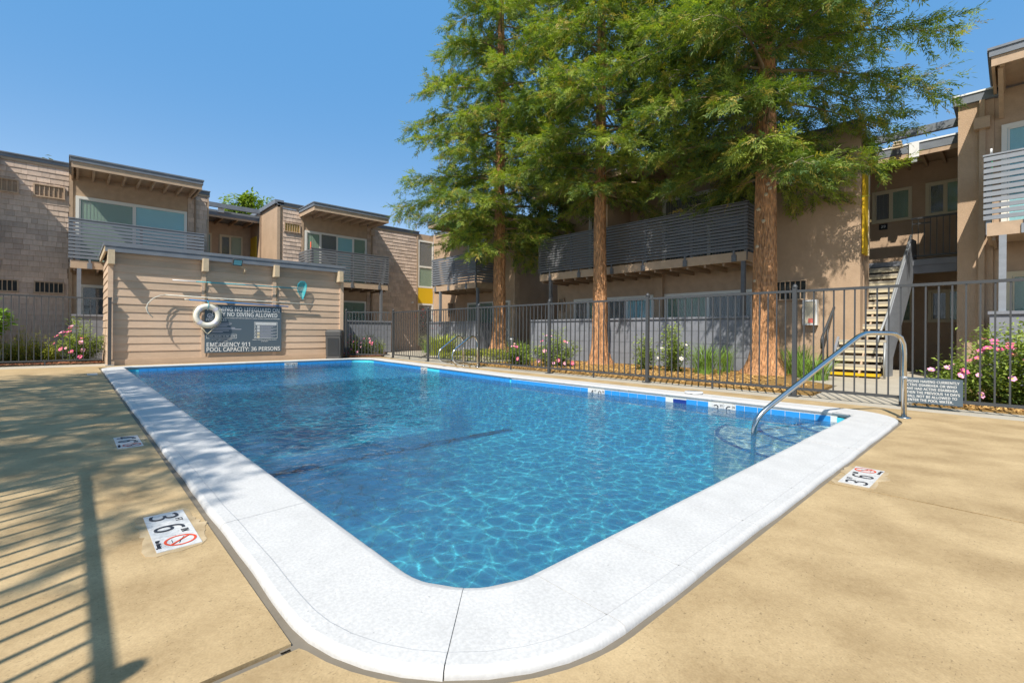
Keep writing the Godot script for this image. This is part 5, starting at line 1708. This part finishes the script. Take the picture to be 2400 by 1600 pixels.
func make_signs() -> void:
	deck_marker("white 3 FT 6 IN no diving marker nearest the camera, left of the coping", Vector3(0.318, 0.001, -2.70), Vector3(0, 0, 1), Vector3(1, 0, 0), "3", "6")
	deck_marker("white 4 FT 6 IN no diving marker farther along the shaded left deck", Vector3(0.322, 0.001, -4.84), Vector3(0, 0, 1), Vector3(1, 0, 0), "4", "6")
	deck_marker("white 3 FT 6 IN no diving marker on the sunny right deck", Vector3(3.255, 0.001, -0.622), Vector3(1, 0, 0), Vector3(0, 0, -1), "3", "6")
	var pale := thing("depth_marker", "shaded blank white deck tile at the far left end of the coping", "depth marker", Vector3(0.30, 0.001, -11.9))
	bx(pale, "tile", Vector3.ZERO, Vector3(0.148, 0.008, 0.45), M.tile_white)
	# the big pool rules board
	var s := thing("pool_rules_sign", "large slate-blue pool rules board on the pool house wall", "sign", Vector3(3.49, 0.885, -14.455))
	bx(s, "board", Vector3.ZERO, Vector3(1.88, 1.28, 0.02), M.sign_slate)
	var R := Vector3.RIGHT
	var U := Vector3.UP
	var Z := 0.0115
	var at := func(u: float, v: float) -> Vector3: return Vector3(u, v, Z)
	letters(s, "headline", "WARNING NO LIFEGUARD ON", 0.108, at.call(0.89, 0.525), R, U, M.sign_ink, HORIZONTAL_ALIGNMENT_RIGHT, 0.3, 1.0, 1.79)
	letters(s, "headline", "DUTY NO DIVING ALLOWED", 0.108, at.call(0.83, 0.385), R, U, M.sign_ink, HORIZONTAL_ALIGNMENT_RIGHT, 0.3, 1.0, 1.60)
	letters(s, "small_print", "CHILDREN UNDER THE AGE OF 14 SHALL NOT USE POOL WITHOUT A PARENT OR ADULT GUARDIAN IN ATTENDANCE", 0.026, at.call(0.90, 0.288), R, U, M.sign_ink, HORIZONTAL_ALIGNMENT_RIGHT, 0.0, 0.92)
	letters(s, "subhead", "POOL RULES", 0.06, at.call(-0.92, 0.235), R, U, M.sign_ink, HORIZONTAL_ALIGNMENT_LEFT, 0.2, 1.0)
	letters(s, "emergency_line", "EMERGENCY 911", 0.108, at.call(-0.91, -0.425), R, U, M.sign_ink, HORIZONTAL_ALIGNMENT_LEFT, 0.35, 1.0, 1.02)
	letters(s, "capacity_line", "POOL CAPACITY: 36 PERSONS", 0.108, at.call(-0.91, -0.555), R, U, M.sign_ink, HORIZONTAL_ALIGNMENT_LEFT, 0.35, 1.0, 1.80)
	letters(s, "hours_line", "POOL HOURS: 10 AM - 8 PM", 0.036, at.call(-0.55, -0.205), R, U, M.sign_ink, HORIZONTAL_ALIGNMENT_CENTER, 0.1)
	letters(s, "facility_line", "NEAREST EMERGENCY FACILITY", 0.024, at.call(-0.55, -0.29), R, U, M.sign_ink, HORIZONTAL_ALIGNMENT_CENTER)
	letters(s, "facility_line", "MEDICAL CENTER", 0.024, at.call(-0.55, -0.33), R, U, M.sign_ink, HORIZONTAL_ALIGNMENT_CENTER)
	letters(s, "facility_line", "NAME & ADDRESS OF THE POOL FACILITY", 0.024, at.call(0.50, -0.30), R, U, M.sign_ink, HORIZONTAL_ALIGNMENT_CENTER)
	letters(s, "facility_line", "APARTMENTS", 0.022, at.call(0.50, -0.345), R, U, M.sign_ink, HORIZONTAL_ALIGNMENT_CENTER)
	var fr := MB.new()
	for e in [[-0.55, -0.155, 0.70, 0.008], [-0.55, -0.255, 0.70, 0.008], [-0.897, -0.205, 0.006, 0.092], [-0.203, -0.205, 0.006, 0.092], [0.53, 0.19, 0.60, 0.008], [0.53, -0.255, 0.60, 0.008], [0.233, -0.0325, 0.006, 0.437], [0.827, -0.0325, 0.006, 0.437], [0.53, 0.018, 0.59, 0.005], [0.53, -0.075, 0.59, 0.005], [0.53, -0.165, 0.59, 0.005]]:
		fr.box(Vector3(e[0], e[1], 0.0108), Vector3(e[2], e[3], 0.002))
	put(s, "line_frame", fr.done(), M.sign_ink)
	bx(s, "chart_head", Vector3(0.53, 0.145, 0.0112), Vector3(0.55, 0.07, 0.002), M.tile_white)
	for k in 4:
		letters(s, "step_number", str(k + 1), 0.05, Vector3(0.265, 0.055 - 0.092 * k, Z), R, U, M.sign_ink, HORIZONTAL_ALIGNMENT_CENTER, 0.4)
		bx(s, "step_picture", Vector3(0.335, 0.06 - 0.092 * k, 0.0112), Vector3(0.065, 0.066, 0.002), M.tile_white if k < 2 else M.cream)
		for j in 3:
			bx(s, "print_line", Vector3(0.58 - 0.03 * j, 0.085 - 0.022 * j - 0.092 * k, 0.0108), Vector3(0.40 - 0.06 * j, 0.006, 0.0016), M.band)
	for j in 7:
		bx(s, "print_line", Vector3(-0.56 + [0.0, -0.03, -0.10, 0.06, 0.22, -0.06, -0.2][j] * 0.5, 0.14 - 0.038 * j, 0.0108), Vector3([0.60, 0.55, 0.45, 0.72, 0.9, 0.5, 0.32][j] * 0.8, 0.010, 0.0016), M.band)
	# round emblem seen through the ring
	var em := MB.new()
	for j in 24:
		var a0 := TAU * j / 24
		var a1 := TAU * (j + 1) / 24
		var c := Vector3(-0.83, 0.34, 0.0112)
		em.q(c + Vector3(cos(a0), sin(a0), 0) * 0.045, c + Vector3(cos(a0), sin(a0), 0) * 0.06, c + Vector3(cos(a1), sin(a1), 0) * 0.06, c + Vector3(cos(a1), sin(a1), 0) * 0.045)
	em.box(Vector3(-0.83, 0.34, 0.0112), Vector3(0.07, 0.014, 0.002))
	em.box(Vector3(-0.83, 0.325, 0.0112), Vector3(0.014, 0.04, 0.002))
	put(s, "emblem", em.done(), M.band)
	# notice on the fence
	var f := thing("fence_notice", "small slate notice about diarrhea wired to the fence by the handrail", "sign", Vector3(7.20, 0.212, -0.657))
	bx(f, "board", Vector3.ZERO, Vector3(0.012, 0.295, 0.55), M.sign_slate)
	var rz := Vector3(0, 0, 1)
	var lines := ["PERSONS HAVING CURRENTLY", "ACTIVE DIARRHEA OR WHO", "HAVE HAD ACTIVE DIARRHEA", "WITHIN THE PREVIOUS 14 DAYS", "SHALL NOT BE ALLOWED TO", "ENTER THE POOL WATER."]
	for k in 6:
		var lm := letters(f, "notice_line", lines[k], 0.0275, Vector3(-0.0075, 0.105 - 0.0435 * k, 0.0), rz, U, M.sign_ink, HORIZONTAL_ALIGNMENT_CENTER, 0.3, 1.0, [0.49, 0.45, 0.46, 0.50, 0.455, 0.39][k])
	for k in 5:
		bx(f, "bolt", Vector3(0.012, -0.15, -0.24 + 0.12 * k), Vector3(0.02, 0.02, 0.02), M.iron)


# ---------------------------------------------------------------- small things
func make_small_things() -> void:
	# floodlight on the pool house roof edge
	var f := thing("floodlight", "small square floodlight on a bent arm at the pool house roof edge", "floodlight", Vector3(3.24, 2.66, -14.22))
	var b := Basis(Vector3.UP, 0.25) * Basis(Vector3.RIGHT, 0.35)
	bx(f, "housing", Vector3.ZERO, Vector3(0.24, 0.17, 0.06), M.iron, b)
	bx(f, "lens", b * Vector3(0, 0, 0.032), Vector3(0.20, 0.13, 0.006), M.glass_teal, b)
	var am := MB.new(true)
	am.tube([Vector3(0.02, -0.06, -0.04), Vector3(0.14, -0.12, -0.05), Vector3(0.23, -0.14, -0.10)], [0.014], 8)
	am.tube([Vector3(0.23, -0.14, -0.10), Vector3(0.23, -0.24, -0.25), Vector3(0.23, -0.27, -0.39)], [0.022], 8)
	put(f, "arm", am.done(), M.beam_end)
	# extinguisher cabinet on the stucco wall
	var c := thing("extinguisher_cabinet", "white framed extinguisher cabinet on the stucco wall right of the redwood", "cabinet", Vector3(12.0, 1.33, -3.10))
	bx(c, "box", Vector3(0.02, 0, 0), Vector3(0.12, 0.56, 0.28), M.white)
	bx(c, "interior", Vector3(-0.0415, 0, -0.005), Vector3(0.004, 0.49, 0.215), M.cream)
	bx(c, "red_tag", Vector3(-0.046, -0.18, 0.03), Vector3(0.005, 0.10, 0.12), M.red)
	bx(c, "pane", Vector3(-0.055, 0, -0.005), Vector3(0.004, 0.49, 0.215), M.pane)
	var fr := MB.new()
	for e in [[0.262, 0.0, 0.036, 0.28], [-0.262, 0.0, 0.036, 0.28]]:
		fr.box(Vector3(-0.05, e[0], e[1]), Vector3(0.02, e[2], e[3]))
	for e in [-0.125, 0.125]:
		fr.box(Vector3(-0.05, 0, e), Vector3(0.02, 0.486, 0.03))
	put(c, "door_frame", fr.done(), M.white_metal)
	# number plate by the upper entry window
	var p := thing("number_plate", "small dark plate reading 29 below the upper entry window", "sign", Vector3(14.88, 3.555, -2.26))
	bx(p, "plate", Vector3.ZERO, Vector3(0.02, 0.14, 0.17), M.black)
	letters(p, "number", "29", 0.06, Vector3(-0.0115, 0.0, 0.0), Vector3(0, 0, 1), Vector3.UP, M.sign_ink, HORIZONTAL_ALIGNMENT_CENTER, 0.4)
	# white boxes on the entry roofs
	var w1 := thing("roof_box", "white utility box on the fascia of the right entry roof", "utility box", Vector3(13.72, 4.98, -1.545))
	bx(w1, "box", Vector3.ZERO, Vector3(0.05, 0.34, 0.17), M.white_metal)
	bx(w1, "bracket", Vector3(0.05, -0.22, 0), Vector3(0.08, 0.1, 0.1), M.galv)
	var w2 := thing("roof_box", "white utility box on the breezeway roof behind the pool house", "utility box", Vector3(4.05, 5.35, -20.2))
	bx(w2, "box", Vector3.ZERO, Vector3(0.2, 0.27, 0.07), M.white_metal)
	bx(w2, "bracket", Vector3(0.22, -0.08, -0.03), Vector3(0.2, 0.04, 0.04), M.galv)
	var w3 := thing("roof_lamp", "tan louvred flood lamp above the right entry roof", "lamp", Vector3(13.6, 5.13, -1.82))
	for k in 3:
		bx(w3, "louvre", Vector3(0, -0.06 + 0.06 * k, 0), Vector3(0.12, 0.03, 0.2 - 0.03 * k), M.beam_end)
	bx(w3, "stem", Vector3(0.03, -0.12, 0), Vector3(0.03, 0.12, 0.03), M.galv)
	# broom handles leaning on the rails
	var h1 := thing("broom_handle", "green broom handle with white tip above the pale right balcony rail", "broom", Vector3(11.0, 2.62, -0.27))
	var t := MB.new(true)
	t.tube([Vector3(0.1, 0, 0), Vector3(0, 1.20, 0)], [0.014], 8)
	put(h1, "handle", t.done(), M.green_handle)
	var tt := MB.new(true)
	tt.tube([Vector3(0, 1.20, 0), Vector3(-0.008, 1.29, 0)], [0.015], 8)
	put(h1, "tip", tt.done(), M.white_metal)
	var h2 := thing("broom_handle", "red handle standing on the balcony behind the pool house", "broom", Vector3(6.2, 2.62, -17.1))
	var t2 := MB.new(true)
	t2.tube([Vector3(0, 0, 0), Vector3(0, 1.38, 0)], [0.016], 8)
	put(h2, "handle", t2.done(), M.red)
	bx(h2, "brush", Vector3(0, 0.03, 0), Vector3(0.25, 0.06, 0.05), M.black)
	# bollard light and wall camera
	var bl := thing("bollard_light", "short dark bollard light beside the strappy clump", "path light", Vector3(9.7, 0.0, -10.35))
	var bt := MB.new(true)
	bt.tube([Vector3.ZERO, Vector3(0, 0.62, 0)], [0.05], 10)
	put(bl, "post", bt.done(), M.iron)
	bx(bl, "lens", Vector3(0, 0.65, 0), Vector3(0.08, 0.05, 0.08), M.white_metal)
	bx(bl, "cap", Vector3(0, 0.69, 0), Vector3(0.11, 0.03, 0.11), M.iron)
	var wc := thing("wall_camera", "small white camera on the shingled wall beside the yellow panel", "camera", Vector3(11.0, 2.12, -18.14))
	var ct := MB.new(true)
	ct.tube([Vector3(0, 0, 0), Vector3(-0.1, -0.03, 0.08)], [0.03], 10)
	put(wc, "body", ct.done(), M.white_metal)
	bx(wc, "mount", Vector3(0.01, 0, -0.02), Vector3(0.07, 0.07, 0.03), M.white_metal)
